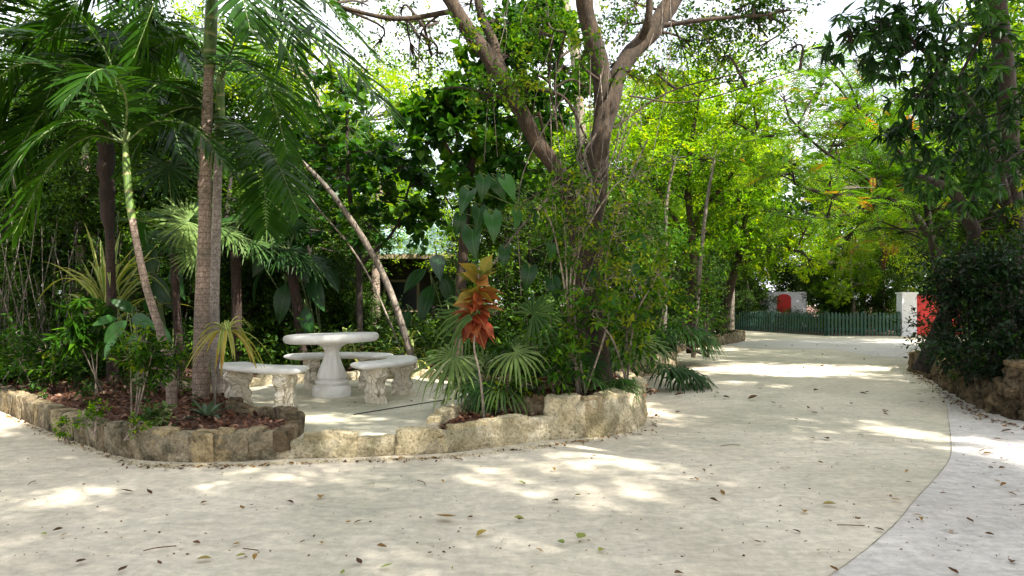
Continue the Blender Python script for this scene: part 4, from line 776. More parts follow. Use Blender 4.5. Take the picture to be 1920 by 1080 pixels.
rw = [(1785, 515, 9.4, 44, .2), (1795, 600, 9.2, 52, .15), (1850, 535, 9, 60, .2), (1905, 480, 8.8, 56, .25), (1890, 620, 8.3, 60, .15), (1825, 652, 8.4, 44, .15), (1788, 640, 9.2, 34, .15), (1930, 560, 8.4, 60, .15), (1812, 480, 9.4, 38, .3), (1775, 660, 9, 22, .25), (1910, 660, 8.0, 34, .15), (1862, 668, 8.1, 30, .1), (1980, 520, 9, 90, .2), (1975, 640, 8.3, 70, .15), (1790, 560, 9.4, 36, .15)]
shrub('dense_bush', 'dense bush with shade painted into its black green leaves spilling over the right bed wall', 'bush', (6.2, 8.9, .3), [[(r_[0], r_[1], r_[2])] for r_ in rw], rw, S_bush, BK['dark'], L_['dark'], 24, 3.0, .016)
rng = np.random.default_rng(8)
def straps(name, label, cat, base, n, L, W, rng, elev=(25, 85), arch=(.3, .8), mat='varieg', edge='cream', tint=(.4, 1), group=None, stem=None, spread=.03, az=None, tw=0, lname='leaf', single=True, h=(0, 0)):
    root = thing(name, label, cat, base, group); top = np.array(stem[-1]) if stem is not None else np.array(base); mb = MB()
    for i in range(n):
        a = rng.uniform(*(az or (0, 2 * math.pi))); e = R(rng.uniform(*elev)); D = np.array([math.cos(a) * math.cos(e), math.sin(a) * math.cos(e), math.sin(e)])
        t = tint[0] + (tint[1] - tint[0]) * ((e - R(elev[0])) / R(max(1, elev[1] - elev[0]))) + rng.normal(0, .08)
        strap(mb, top + D * spread * (1, 1, .2) + (0, 0, rng.uniform(*h)), D, L * rng.uniform(.65, 1.1), W * rng.uniform(.8, 1.15), rng.uniform(*arch), np.clip(t, 0, 1), 1 if edge else None, 0, rng=rng, tw=rng.normal(0, tw) if tw else 0)
    mb.build('leaves', [L_[mat], L_[edge]] if edge else L_[mat], root, True)
    if stem is not None: s = MB(); tube(s, [base] + [np.array(q) for q in stem], [.016, .012], 7, 12, .5, 0, .06); s.build('stem', BK['grey'], root, True)
    return root
straps('strappy_plant', 'small arching strap leaved plant at the tip of the right bed wall', 'plant', (7.9, 12.6, .33), 26, .55, .03, rng, mat='dark', edge=None, tint=(.5, 1))

# ---------------------------------------------------------------- palms
def palm(name, label, base, trunk, tr, shaft, sr, fronds, bark='palm', sides=14, cat='palm', lm='palm', fib=None, LL=.55, wd=.040, seed=0, tint=.45, group=None, nl=44, droop=.28):
    root = thing(name, label, cat, base, group); rng = np.random.default_rng(seed)
    mb = MB(); tube(mb, [np.array(base) - (0, 0, .06)] + trunk, [tr[0] * 1.15] + list(tr), sides, len(trunk) * 9, .5, 0, .035, 4, False); mb.build('trunk', BK[bark], root, True)
    if shaft: mb = MB(); tube(mb, shaft, sr, sides, 16, .5); mb.build('crownshaft', BK['shaft'], root, True)
    if fib: mb = MB(); tube(mb, fib[0], fib[1], 16, 40, .5, 0, .35, 9); mb.build('fibre_sheath', BK['fibre'], root, True)
    for k, f in enumerate(fronds):
        opt = f[1] if isinstance(f, tuple) else {}; path = f[0] if isinstance(f, tuple) else f
        o = dict(LL=LL, wd=wd, nl=nl, droop=droop, tint=tint, rng=rng); o.update(opt); mb = MB(); frond(mb, path, **o); mb.build('frond', [L_[lm], BK['rib']], root, True)
    return root
def rfronds(top, n, L, rng, e=(20, 70), az0=0, sag=.9):   # fronds arching out in all directions
    out = []
    for i in range(n):
        a = az0 + i * 2.4 + rng.normal(0, .2); el = R(rng.uniform(*e)); h = np.array([math.cos(a), math.sin(a), 0]); l = L * rng.uniform(.85, 1.1); t = np.array(top)
        out.append([t, t + h * l * .3 * math.cos(el) + (0, 0, l * .3 * math.sin(el)), t + h * l * .62 * math.cos(el * .7) + (0, 0, l * .42 * math.sin(el)), t + h * l * .92 * math.cos(el * .6) + (0, 0, l * (.42 * math.sin(el) - .32 * sag))])
    return out
A = G(377, 748, BED); Ya = A[1]
fA = [[P(402, -110, Ya), P(480, -60, 7.5), P(600, 60, 7.1), P(735, 215, 6.8)], [P(402, -120, Ya), P(470, -110, 7.5), P(580, -30, 7.2), P(700, 100, 7.1)], [P(405, -110, Ya), P(440, -90, 7.2), P(520, 60, 6.8), P(600, 210, 6.8)],
      [P(398, -110, Ya), P(370, -130, 7.3), P(310, -40, 6.8), P(250, 110, 6.7)], [P(398, -110, Ya), P(340, -150, 7.7), P(200, -60, 7.5), P(90, 80, 7.4)], [P(400, -110, Ya), P(400, -180, 7.1), P(440, -60, 6.4), P(470, 60, 6.2)], [P(398, -115, Ya), P(360, -140, 8.2), P(280, -60, 8.7), P(200, 100, 8.9)],
      [P(402, -110, Ya), P(440, -150, 8.3), P(520, -40, 8.9), P(560, 120, 9.2)], [P(398, -110, Ya), P(300, -170, 7.3), P(150, -130, 7), P(0, -20, 6.8)], [P(400, -110, Ya), P(420, -200, 8.3), P(480, -200, 9), P(560, -110, 9.6)]]
palm('tall_palm', 'tall ringed palm with tan and pink trunk and green crownshaft, foremost in the palm bed', A, [P(378, 600, Ya), P(383, 450, Ya), P(386, 300, Ya), P(389, 200, Ya), P(392, 128, Ya)], [.088, .076, .070, .065, .060, .055],
     [P(392, 130, Ya), P(395, 60, Ya), P(399, -40, Ya), P(402, -130, Ya)], [.068, .074, .066, .05], fA, seed=1, LL=.62, nl=52, tint=.35, droop=.2)
B = G(398, 744, BED) + (0, .22, 0); Yb = B[1]
fB = [[P(414, 140, Yb), P(470, 40, 8), P(570, 60, 7.6), P(680, 200, 7.5)], [P(412, 235, Yb), P(450, 235, 7.9), P(510, 290, 7.4), P(560, 400, 7.1)], [P(414, 150, Yb), P(440, 110, 7.7), P(500, 160, 7.2), P(540, 290, 7)], [P(412, 150, Yb), P(350, 70, 8.2), P(270, 110, 8.2), P(200, 220, 8.3)],
      [P(412, 150, Yb), P(380, 60, 8.8), P(330, 60, 9.4), P(270, 160, 9.8)], [P(414, 150, Yb), P(460, 90, 8.8), P(520, 120, 9.4), P(580, 230, 9.8)], ([P(412, 250, Yb), P(445, 260, 7.9), P(490, 330, 7.5), P(500, 430, 7.2)], dict(tint=.4)), ([P(412, 225, Yb), P(360, 200, 7.9), P(290, 230, 7.8), P(230, 320, 7.7)], dict(tint=.3))]
palm('slim_palm', 'slim palm with trunk painted whitish for sunlight standing directly behind the tall palm', B, [P(401, 600, Yb), P(405, 450, Yb), P(408, 330, Yb), P(410, 285, Yb)], [.070, .060, .054, .050, .048], [P(410, 290, Yb), P(412, 220, Yb), P(414, 140, Yb)], [.058, .060, .045], fB, bark='palmsunlit', seed=2, LL=.52, nl=46, tint=.5)
D = G(323, 766, BED); Yd = D[1]; td = P(235, 268, Yd)
fD = [([td, P(170, 255, Yd - .1), P(95, 310, Yd - .3), P(25, 440, Yd - .4)], dict(LL=.55, tint=.55)), ([td, P(150, 225, Yd - .3), P(60, 270, Yd - .6), P(-20, 390, Yd - .8)], dict(LL=.5, tint=.4)), ([td, P(225, 190, Yd), P(200, 100, Yd - .1), P(140, 20, Yd - .2)], dict(LL=.38, tint=.35)), ([td, P(290, 228, Yd), P(365, 240, Yd - .1), P(430, 320, Yd - .2)], dict(LL=.42, tint=.4)),
      ([td, P(150, 150, Yd + .2), P(40, 120, Yd + .3), P(-60, 200, Yd + .3)], dict(LL=.45, tint=.2)), ([td, P(235, 180, Yd - .4), P(190, 130, Yd - .9), P(120, 190, Yd - 1.2)], dict(LL=.45, tint=.35)), ([td, P(280, 170, Yd + .3), P(330, 160, Yd + .8), P(370, 230, Yd + 1.2)], dict(LL=.42, tint=.3)), ([td, P(200, 160, Yd + .6), P(130, 110, Yd + 1.1), P(80, 200, Yd + 1.5)], dict(LL=.5, tint=.25))]
palm('leaning_palm', 'thin leaning palm with banded green upper stem in the middle of the palm bed', D, [P(318, 700, Yd), P(300, 620, Yd), P(275, 540, Yd), P(255, 450, Yd), P(248, 410, Yd)], [.052, .048, .042, .038, .036, .037], [P(248, 412, Yd), P(242, 370, Yd), P(237, 310, Yd), td], [.038, .040, .038, .026], fD, seed=3, nl=44)
C = G(212, 718, BED); Yc = C[1]; rng = np.random.default_rng(44)
palm('shaggy_palm', 'dark shaggy palm with fibrous upper trunk at the left of the palm bed', C, [P(209, 560, Yc), P(206, 440, Yc)], [.072, .062, .058], None, None,
     [[P(198, 210, Yc), P(140, 130, 9), P(60, 130, 8.6), P(-30, 220, 8.4)], [P(198, 210, Yc), P(170, 90, 9.2), P(120, 40, 9), P(40, 80, 8.8)], [P(198, 210, Yc), P(240, 90, 9.2), P(310, 60, 9.2), P(370, 140, 9)], [P(198, 210, Yc), P(200, 110, 8.9), P(210, 60, 8.3), P(230, 90, 7.8)], [P(198, 210, Yc), P(120, 180, 9.3), P(60, 240, 9.2), P(10, 340, 9.2)],
      [P(198, 210, Yc), P(220, 60, 9.6), P(260, -40, 9.8), P(330, -60, 10)], [P(198, 210, Yc), P(150, 60, 9.8), P(60, -40, 10), P(-40, -20, 10.2)], [P(198, 210, Yc), P(260, 160, 9.5), P(310, 200, 9.5), P(340, 290, 9.4)], [P(198, 210, Yc), P(190, 120, 10.2), P(150, 60, 11), P(100, 110, 11.6)], [P(198, 210, Yc), P(230, 120, 10.2), P(270, 60, 11), P(320, 100, 11.6)]], bark='palmdark', fib=([P(206, 450, Yc), P(201, 380, Yc), P(198, 300, Yc), P(198, 205, Yc)], [.06, .09, .11, .085]), LL=.75, seed=4, tint=.12, nl=50, wd=.05)
b0 = np.array([-6.2, 7.6, 0.0]); tp_ = np.array([-6.0, 7.4, 4.3]); rng = np.random.default_rng(12)
palm('feather_palm', 'feather palm at the far left edge with dark fronds hanging into view', b0, [np.array([-6.1, 7.5, 2.2]), tp_ - (0, 0, .5)], [.12, .1, .09], [tp_ - (0, 0, .55), tp_], [.09, .05], rfronds(tp_, 9, 2.6, rng), seed=5, LL=.6, tint=.3)
# background feather palms, smaller in the picture: one built, the rest copied
rng = np.random.default_rng(21); b0 = np.array([-3.2, 15.5, SOIL]); tp_ = b0 + (.1, 0, 4.6)
pp = palm('feather_palm', 'background feather palm left of the sea grape tree, behind the benches', b0, [b0 + (0, 0, 2.2), tp_ - (0, 0, .5)], [.11, .09, .08], [tp_ - (0, 0, .55), tp_], [.08, .05], rfronds(tp_, 9, 2.3, rng), seed=6, LL=.6, tint=.45, nl=26)
for x, y, s, rz, lab in ((-8.6, 13.2, 1.0, 1.1, 'background feather palm behind the shaggy palm at far left'), (-6.3, 13.5, 1.15, 2.3, 'background feather palm between the shaggy palm and the tall palm'), (-.1, 17.5, .9, 4, 'background feather palm behind the almond tree'), (-11.5, 15, 1.2, 3.0, 'background feather palm at the left edge above the bamboo'), (17.5, 33, 1.2, 2, 'background feather palm behind the white gate pier')):
    dup(pp, (x, y, SOIL if x < 9 else .012), rz, s, lab)

def fanpalm(name, label, base, trunk, tr, n, Rr, rng, e=(-25, 75), pet=.45, bark='palmdark', tint=.5, az=None, extra=(), droop=.3, mat='fan', seg=26, lab_leaf=None):
    root = thing(name, label, 'fan palm', base); top = np.array(trunk[-1]) if trunk else np.array(base)
    if trunk: mb = MB(); tube(mb, [np.array(base) - (0, 0, .05)] + list(trunk), tr, 10, 14, .5, 0, .1); mb.build('trunk', BK[bark], root, True)
    for i in range(n):
        a = (i * 2.4 + rng.normal(0, .2)) if az is None else rng.uniform(*az); el = R(e[0] + (e[1] - e[0]) * ((i * .618) % 1)); D = np.array([math.cos(a) * math.cos(el), math.sin(a) * math.cos(el), math.sin(el)])
        c = top + D * pet * rng.uniform(.8, 1.2); N = np.array([0, 0, 1.]) * math.cos(el) - np.array([math.cos(a), math.sin(a), 0]) * math.sin(el) + rng.normal(0, .15, 3)
        D2 = D * .9 + np.array([0, 0, -.35]); mb = MB(); fan(mb, c, D2, N, Rr * rng.uniform(.8, 1.1), seg, 250, droop, np.clip(tint + rng.normal(0, .12), 0, 1), rng, pet=top, rm=1); mb.build('fan_leaf', [L_[mat], BK['rib']], root)
    for c, D, N, rr, t in extra:
        mb = MB(); fan(mb, c, D, N, rr, 30, 270, droop * .6, t, rng, pet=top, rm=1); mb.build('fan_leaf', [L_[mat], BK['rib']], root)
    return root
rng = np.random.default_rng(77)
b0 = G(447, 640, SOIL) ; b0 = np.array([-4.6, 11.0, SOIL])
fanpalm('fan_palm', 'fan palm with reddish brown trunk standing left of the table', b0, [P(444, 560, 11), P(440, 440, 11)], [.085, .08, .09], 13, .55, rng, tint=.5)
b0 = np.array([-3.55, 11.4, SOIL]); fanpalm('fan_palm', 'fan palm with short red brown trunk directly behind the table top', b0, [P(555, 560, 11.4), P(540, 470, 11.4)], [.09, .085, .08], 12, .55, rng, tint=.4)
b0 = np.array([-5.2, 10.4, SOIL]); fanpalm('fan_palm', 'fan palm with fans tinted pale for sunlight between the leaning palm and the tall palm', b0, [P(330, 560, 10.4), P(325, 440, 10.4)], [.07, .06, .06], 7, .5, rng, tint=.55,
    extra=[(P(352, 415, 9.8), (-.3, -.3, -.1), (.3, -1, .35), .55, .86), (P(370, 470, 9.9), (-.5, -.2, -.8), (.2, -1, .2), .45, .8), (P(315, 310, 9.9), (.05, -.2, -1), (.1, -1, .1), .62, .12), (P(500, 410, 10.2), (.6, -.3, .2), (0, -1, .3), .5, .75)], droop=.15)  # high tint paints sunlight onto the pale fans
b0 = np.array([-.15, 7.35, BED + .05]); fanpalm('fan_palm', 'low fan palm with finely split fans spilling beside the red croton', b0, None, None, 10, .44, rng, e=(5, 80), pet=.5, tint=.75, droop=.75, seg=30,
    extra=[(P(850, 668, 6.9), (-.5, -.3, -.2), (.0, -.5, 1), .48, .9), (P(880, 590, 7.0), (-.8, -.2, .3), (.2, -1, .3), .44, .6), (P(965, 660, 6.8), (.4, -.3, -.1), (0, -.6, 1), .42, .85), (P(905, 720, 6.7), (-.3, -.3, -.9), (.1, -1, .2), .30, .2), (P(1000, 590, 7), (.5, -.2, .3), (-.2, -1, .4), .4, .55)])
b0 = np.array([.8, 7.3, BIG]); fanpalm('fan_palm', 'small fan palm with arching fans at the foot of the big trunk', b0, None, None, 7, .38, rng, e=(20, 80), pet=.35, tint=.5, droop=.5)
b0 = np.array([2.2, 10.9, SOIL]); fanpalm('fan_palm', 'dark fan palm leaning over the path from the tan bed wall', b0, None, None, 11, .6, rng, e=(0, 70), pet=.7, tint=.45, droop=.6, extra=[(P(1195, 640, 10.3), (.7, -.5, -.2), (0, -.5, 1), .62, .8)])
b0 = np.array([3.5, 14.4, SOIL]); fanpalm('fan_palm', 'bushy green fan palm at the corner of the tan bed wall', b0, [b0 + (0, 0, .6)], [.09, .08], 14, .6, rng, e=(-20, 80), pet=.55, tint=.4, droop=.5)
b0 = np.array([4.8, 18.6, SOIL]); fanpalm('fan_palm', 'small fan palm in the distant stone bed left of the slender tree', b0, None, None, 9, .55, rng, e=(10, 80), pet=.6, tint=.5, droop=.5)

# ---------------------------------------------------------------- named plants near the patio
cb = G(908, 787, .21)
root = thing('croton', 'croton with red lower and yellow upper leaves on a thin bare stem', 'plant', cb); Yk = cb[1]
sp = [cb, P(902, 720, Yk), P(897, 690, Yk), P(889, 650, Yk), P(893, 600, Yk), P(898, 500, Yk)]; mb = MB(); tube(mb, sp, [.012, .010, .009, .008], 7, 30, .5, 0, .08); mb.build('stem', BK['pale'], root, True)
rng = np.random.default_rng(9); mb = MB()
for i in range(50):
    t = np.clip((i + .5) / 50 + rng.normal(0, .04), 0, 1); v = 610 - 98 * t; u = 890 + 8 * t; a = i * 2.4; el = R(-38 + 62 * t ** 1.1 + rng.normal(0, 17)); D_ = np.array([math.cos(a) * math.cos(el), math.sin(a) * math.cos(el), math.sin(el)])
    place(mb, LF_CRO, P(u, v, Yk), D_, rng.uniform(.22, .31) * (1 - .15 * t), .56, tint=np.clip(.15 + .75 * t + rng.normal(0, .16), 0, 1), jit=.4, rng=rng)
mb.build('leaves', L_['croton'], root, True)
rng = np.random.default_rng(10)
b0 = G(402, 768, BED); Yq = b0[1]
straps('dracaena', 'drooping yellow green striped dracaena with rusty lower leaves right of the tall palm', 'plant', b0, 34, .46, .042, rng, (-35, 65), (.55, 1.0), stem=[P(406, 700, Yq), P(418, 640, Yq - .1), P(424, 618, Yq - .1)], tint=(.05, .95))
straps('pandanus', 'big variegated pandanus with yellow edged sword leaves behind the shaggy palm', 'plant', (-6.2, 10.1, SOIL), 54, 1.75, .075, rng, (40, 88), (.15, .7), tint=(.5, 1), h=(.6, 1.3), spread=.08)
straps('pandanus', 'variegated strap leaved pandanus behind the right end of the rear bench', 'plant', (-2.75, 10.9, SOIL), 40, 1.05, .045, rng, (25, 85), (.4, .9), tint=(.3, 1), h=(.1, .4), spread=.05)
straps('pandanus', 'grassy pale striped pandanus below the leaning dead trunk', 'plant', (-1.75, 11.1, SOIL), 38, 1.0, .04, rng, (20, 85), (.5, 1), tint=(.3, 1), h=(.0, .4), spread=.05)
straps('strappy_plant', 'dark arching strap leaved clump behind the left bench', 'plant', (-4.5, 10.2, SOIL), 50, .95, .035, rng, (25, 85), (.4, .9), mat='jungle', edge=None, tint=(.3, .9), spread=.05)
straps('strappy_plant', 'dark arching strap leaved clump between the rear bench and the house', 'plant', (-.9, 11.2, SOIL), 46, .9, .03, rng, (20, 85), (.4, .9), mat='jungle', edge=None, tint=(.3, .9), spread=.05)
straps('aloe', 'pale green aloe rosette on the cream wall below the big trunk', 'plant', G(1098, 738, BIG) + (0, .05, 0), 9, .34, .05, rng, (20, 75), (.15, .5), mat='fan', edge=None, tint=(.6, .9), lname='leaf')
straps('rosette_plant', 'dusky grey green rosette plant at the foot of the tall palm', 'plant', G(388, 783, BED), 16, .32, .05, rng, (5, 60), (.1, .5), mat='purple', edge=None, tint=(.4, 1))
straps('rosette_plant', 'dusky rosette plant in the tree bed behind the dark inner wall', 'plant', G(985, 738, BIG) + (0, .1, 0), 14, .26, .045, rng, (5, 60), (.1, .5), mat='purple', edge=None, tint=(.4, 1))
straps('spear_plant', 'tall pale spear leaves rising between the croton and the big trunk', 'plant', (-.05, 7.1, BED), 10, 1.05, .035, rng, (50, 80), (.1, .5), mat='fan', edge=None, tint=(.75, 1), az=(-1.5, 1.2))
b0 = G(210, 735, BED); Yl = 7.6
bigleaves('rubber_plant', 'broad leaved young plant with shiny oval leaves before the shaggy palm', 'plant', b0 * (1, 0, 1) + (0, 7.9, 0) if False else np.array([P(260, 700, 7.7)[0], 7.7, BED]), [(218, 618, 7.6, .36, -.5, .5, .95), (205, 650, 7.55, .26, -.7, .7, .9), (262, 600, 7.7, .36, .6, .2, .3), (295, 615, 7.7, .38, .9, .3, .25), (250, 640, 7.6, .28, .2, .9, .7), (305, 650, 7.8, .34, .7, .8, .2), (235, 575, 7.8, .3, -.4, -.4, .5), (200, 600, 7.8, .28, -1, .1, .85), (280, 575, 7.9, .3, .3, -.5, .3)],
          tp=LF_BIG, wr=.46, sr=.008, seed=6, mat=L_['big'])
S_tiny = dict(kind='alt', L=.13, l=.075, wr=.42, n=6, droop=.25, tp=LF_OV, stem=.002)
S_weed = dict(kind='alt', L=.06, l=.035, wr=.6, n=4, droop=.2, tp=LF_OV)
def seedling(label, u, v, z, h, rows, spec, mat, seed, name='seedling', bark='pale'):
    b0 = G(u, v, z); shrub(name, label, 'plant', b0, [[(r_[0], r_[1], b0[1])] for r_ in rows[:4]], [(r_[0], r_[1], b0[1], *r_[2:]) for r_ in rows], spec, BK[bark], L_[mat], seed, 1.5, .009)
seedling('lobed leaf seedling in front of the leaning palm', 250, 795, BED, .6, [(265, 640, 22, .6), (285, 665, 22, .5), (245, 670, 20, .5), (270, 690, 20, .35), (300, 690, 16, .4), (320, 665, 16, .5)], S_tiny, 'mid', 71)
seedling('bare stemmed sapling with long bronze green leaves at the left of the palm bed', 190, 745, BED, 1, [(160, 590, 26, .3), (185, 615, 20, .35), (140, 620, 18, .3)], S_lance, 'mid', 72)
seedling('tiny green seedling sprouting beside the left wall stones', 178, 812, BED, .3, [(175, 778, 14, .4), (160, 790, 12, .4), (183, 765, 10, .5)], S_weed, 'lime', 73)
seedling('low leafy seedling near the corner of the left bed wall', 238, 818, BED, .3, [(245, 800, 18, .6), (262, 792, 14, .7)], S_weed, 'mid', 74)
seedling('small bright weed creeping from the left wall face', 128, 830, .02, .2, [(120, 805, 10, .4), (112, 795, 8, .4)], S_weed, 'lime', 75)
seedling('bushy low plant behind the seedlings at the left edge of the palm bed', 60, 735, BED, .6, [(40, 670, 30, .3), (85, 660, 28, .35), (20, 640, 26, .3), (110, 690, 24, .3)], S_bush, 'mid', 76)
seedling('sparse green plant at the foot of the leaning palm', 330, 740, BED, .5, [(335, 690, 24, .4), (300, 720, 20, .3), (350, 660, 18, .5)], S_tiny, 'mid', 77)
seedling('curled bromeliad like plant left of the tall palm foot', 295, 800, BED, .3, [(285, 790, 14, .6), (305, 785, 12, .7)], S_tiny, 'fan', 78)
seedling('dry twiggy leafed plant at the back of the croton bed', 940, 770, .25, .3, [(950, 720, 24, .3), (930, 740, 16, .8), (985, 715, 20, .5)], S_tiny, 'mid', 79)
# dead leaning trunks
for name, label, pts, rad in (('dead_trunk', 'bare grey dead trunk leaning left across the jungle behind the benches', [(-1.52, 10.75, .12), P(735, 555, 10.5), P(690, 462, 10.3), P(620, 360, 10.0), P(546, 282, 9.8)], [.062, .055, .05, .04, .018]),
                              ('dead_trunk', 'thinner bare dead stem crossing just below the leaning dead trunk', [(-1.62, 10.8, .12), P(705, 545, 10.7), P(655, 460, 10.5), P(600, 395, 10.3), P(560, 340, 10.2)], [.018, .016, .014, .011, .007])):
    b0 = np.array(pts[0]); mb = MB(); tube(mb, pts, rad, 10, 40, .6, 0, .1, 5); tag(mb.build(name, BK['grey'], None, True, org=b0), label, 'dead tree')

# broad banana-like leaves behind the patio
rng = np.random.default_rng(15)
for lab, b0, rows in (('broad paddle leaved plant behind the table and left bench', (-3.4, 11.9, SOIL), [(500, 470, 11.5, .8, -.3, .9, .3), (530, 560, 11.4, .7, -.1, 1, .35), (560, 480, 11.6, .8, .3, .8, .2), (590, 540, 11.6, .7, .4, .9, .3), (545, 430, 11.8, .7, .1, -.6, .5), (610, 500, 11.7, .8, .6, .6, .2), (480, 530, 11.5, .6, -.4, .9, .3), (575, 600, 11.3, .6, .2, 1, .4)]),
                      ('broad paddle leaved plant beside the dark house wall', (-1.0, 12.4, SOIL), [(800, 560, 12, .7, -.3, .9, .3), (840, 540, 12, .75, .3, .9, .25), (820, 490, 12.2, .7, .1, .3, .35), (870, 580, 12, .6, .6, .8, .35), (780, 520, 12.1, .6, -.7, .6, .3), (760, 600, 11.8, .5, -.3, .9, .4)]),
                      ('broad leaved plant in shade between the leaning palm and shaggy palm', (-5.6, 10.9, SOIL), [(280, 480, 10.6, .6, .3, .9, .3), (300, 540, 10.5, .6, .5, .9, .25), (240, 520, 10.5, .5, -.4, .9, .2), (330, 520, 10.6, .6, .3, 1, .3), (265, 440, 10.8, .6, .1, -.3, .6)])):
    bigleaves('paddle_leaf_plant', lab, 'plant', b0, rows, tp=LF_BIG, wr=.42, sr=.014, seed=int(b0[1] * 10), mat=L_['big'])
# bamboo canes at far left
for lab, x0_, y0_, n, sd in (('dry brown bamboo clump at the far left edge behind the palms', -8.6, 11.2, 70, 1), ('shaded bamboo clump left of the variegated pandanus', -6.9, 11.8, 40, 2), ('slim bamboo clump in front of the house far behind the slender tree', 6.8, 26.5, 30, 3)):
    rng = np.random.default_rng(sd); root = thing('bamboo_clump', lab, 'bamboo', (x0_, y0_, SOIL)); mb = MB(); cr = MB(); C_ = []
    for i in range(n):
        a = np.array([x0_ + rng.normal(0, .7), y0_ + rng.normal(0, .4), SOIL - .05]); t = a + (rng.normal(0, .35), rng.normal(0, .25), rng.uniform(1.0, 2.9)); tube(mb, [a, (a + t) / 2 + rng.normal(0, .05, 3), t], [.012, .006], 5, 9, rng.uniform(0, 1), cap=False)
        C_ += [a + (t - a) * q + rng.normal(0, .1, 3) for q in (.5, .62, .74, .86, 1)]
    C_ = np.array(C_); sprigs(cr, C_, rng.normal(0, 1, C_.shape), rng, kind='alt', L=.3, l=.15, wr=.14, n=8, droop=.4, tp=LF_DIA, tint=.5)
    mb.build('canes', BK['grey'] if sd == 1 else BK['dark'], root, True); cr.build('foliage', [L_['jungle'], BK['dark']], root)

# ---------------------------------------------------------------- backing trees: a few kinds, copied
def proto(kind, label, seed):
    rng = np.random.default_rng(seed); b0 = np.zeros(3)
    if kind == 'broad':
        tr = [[((0, 0, -.1), (.1, 0, 2), (.0, .1, 4), (.3, 0, 6.5)), [.17, .14, .12, .05]], [((.05, 0, 3), (-.8, .2, 4.5), (-1.3, .3, 6)), [.08, .06, .03]], [((0, .1, 3.5), (.9, -.3, 5), (1.4, -.3, 6)), [.07, .05, .03]]]
        rows = [(rng.uniform(-2.3, 2.3), rng.uniform(-2, 2), rng.uniform(2.6, 7.6), rng.uniform(.9, 1.3), rng.uniform(.35, .7)) for _ in range(16)]
        return tree('broadleaf_tree', label, 'tree', b0, tr, CW(S_far, rows, 2.1), S_far, BK['brown'], L_['mid'], seed, limb=.05, twig=.012)
    if kind == 'ever':
        tr = [[((0, 0, -.1), (.1, 0, 2), (.0, .1, 4), (.2, 0, 6)), [.14, .12, .10, .05]]]
        rows = [(rng.uniform(-2.0, 2.0), rng.uniform(-1.2, 1.2), rng.uniform(1.2, 7.2), rng.uniform(.9, 1.25), rng.uniform(.3, .65)) for _ in range(22)]
        return tree('evergreen_tree', label, 'tree', b0, tr, CW(S_mid, rows, 2.0), S_mid, BK['dark'], L_['jungle'], seed, limb=.05, twig=.012)
    if kind == 'lime':
        tr = [[((0, 0, -.1), (.0, .1, 2), (.2, .1, 4), (.1, 0, 6)), [.12, .10, .09, .04]]]
        rows = [(rng.uniform(-1.9, 1.9), rng.uniform(-1.6, 1.6), rng.uniform(2.2, 6.8), rng.uniform(.8, 1.1), rng.uniform(.5, .85)) for _ in range(15)]
        return tree('light_leaf_tree', label, 'tree', b0, tr, CW(S_mid, rows, 1.7), S_mid, BK['grey'], L_['lime'], seed, limb=.04, twig=.01)
    if kind == 'dark':
        tr = [[((0, 0, -.1), (.1, .1, 1.5), (-.1, .1, 3), (.1, 0, 4.2)), [.09, .08, .07, .03]]]
        rows = [(rng.uniform(-1.3, 1.3), rng.uniform(-1.1, 1.1), rng.uniform(.5, 4.3), rng.uniform(.7, .95), rng.uniform(.3, .6)) for _ in range(15)]
        return tree('understory_tree', label, 'tree', b0, tr, CW(S_mid, rows, 2.2), S_mid, BK['dark'], L_['jungle'], seed, limb=.03, twig=.008)
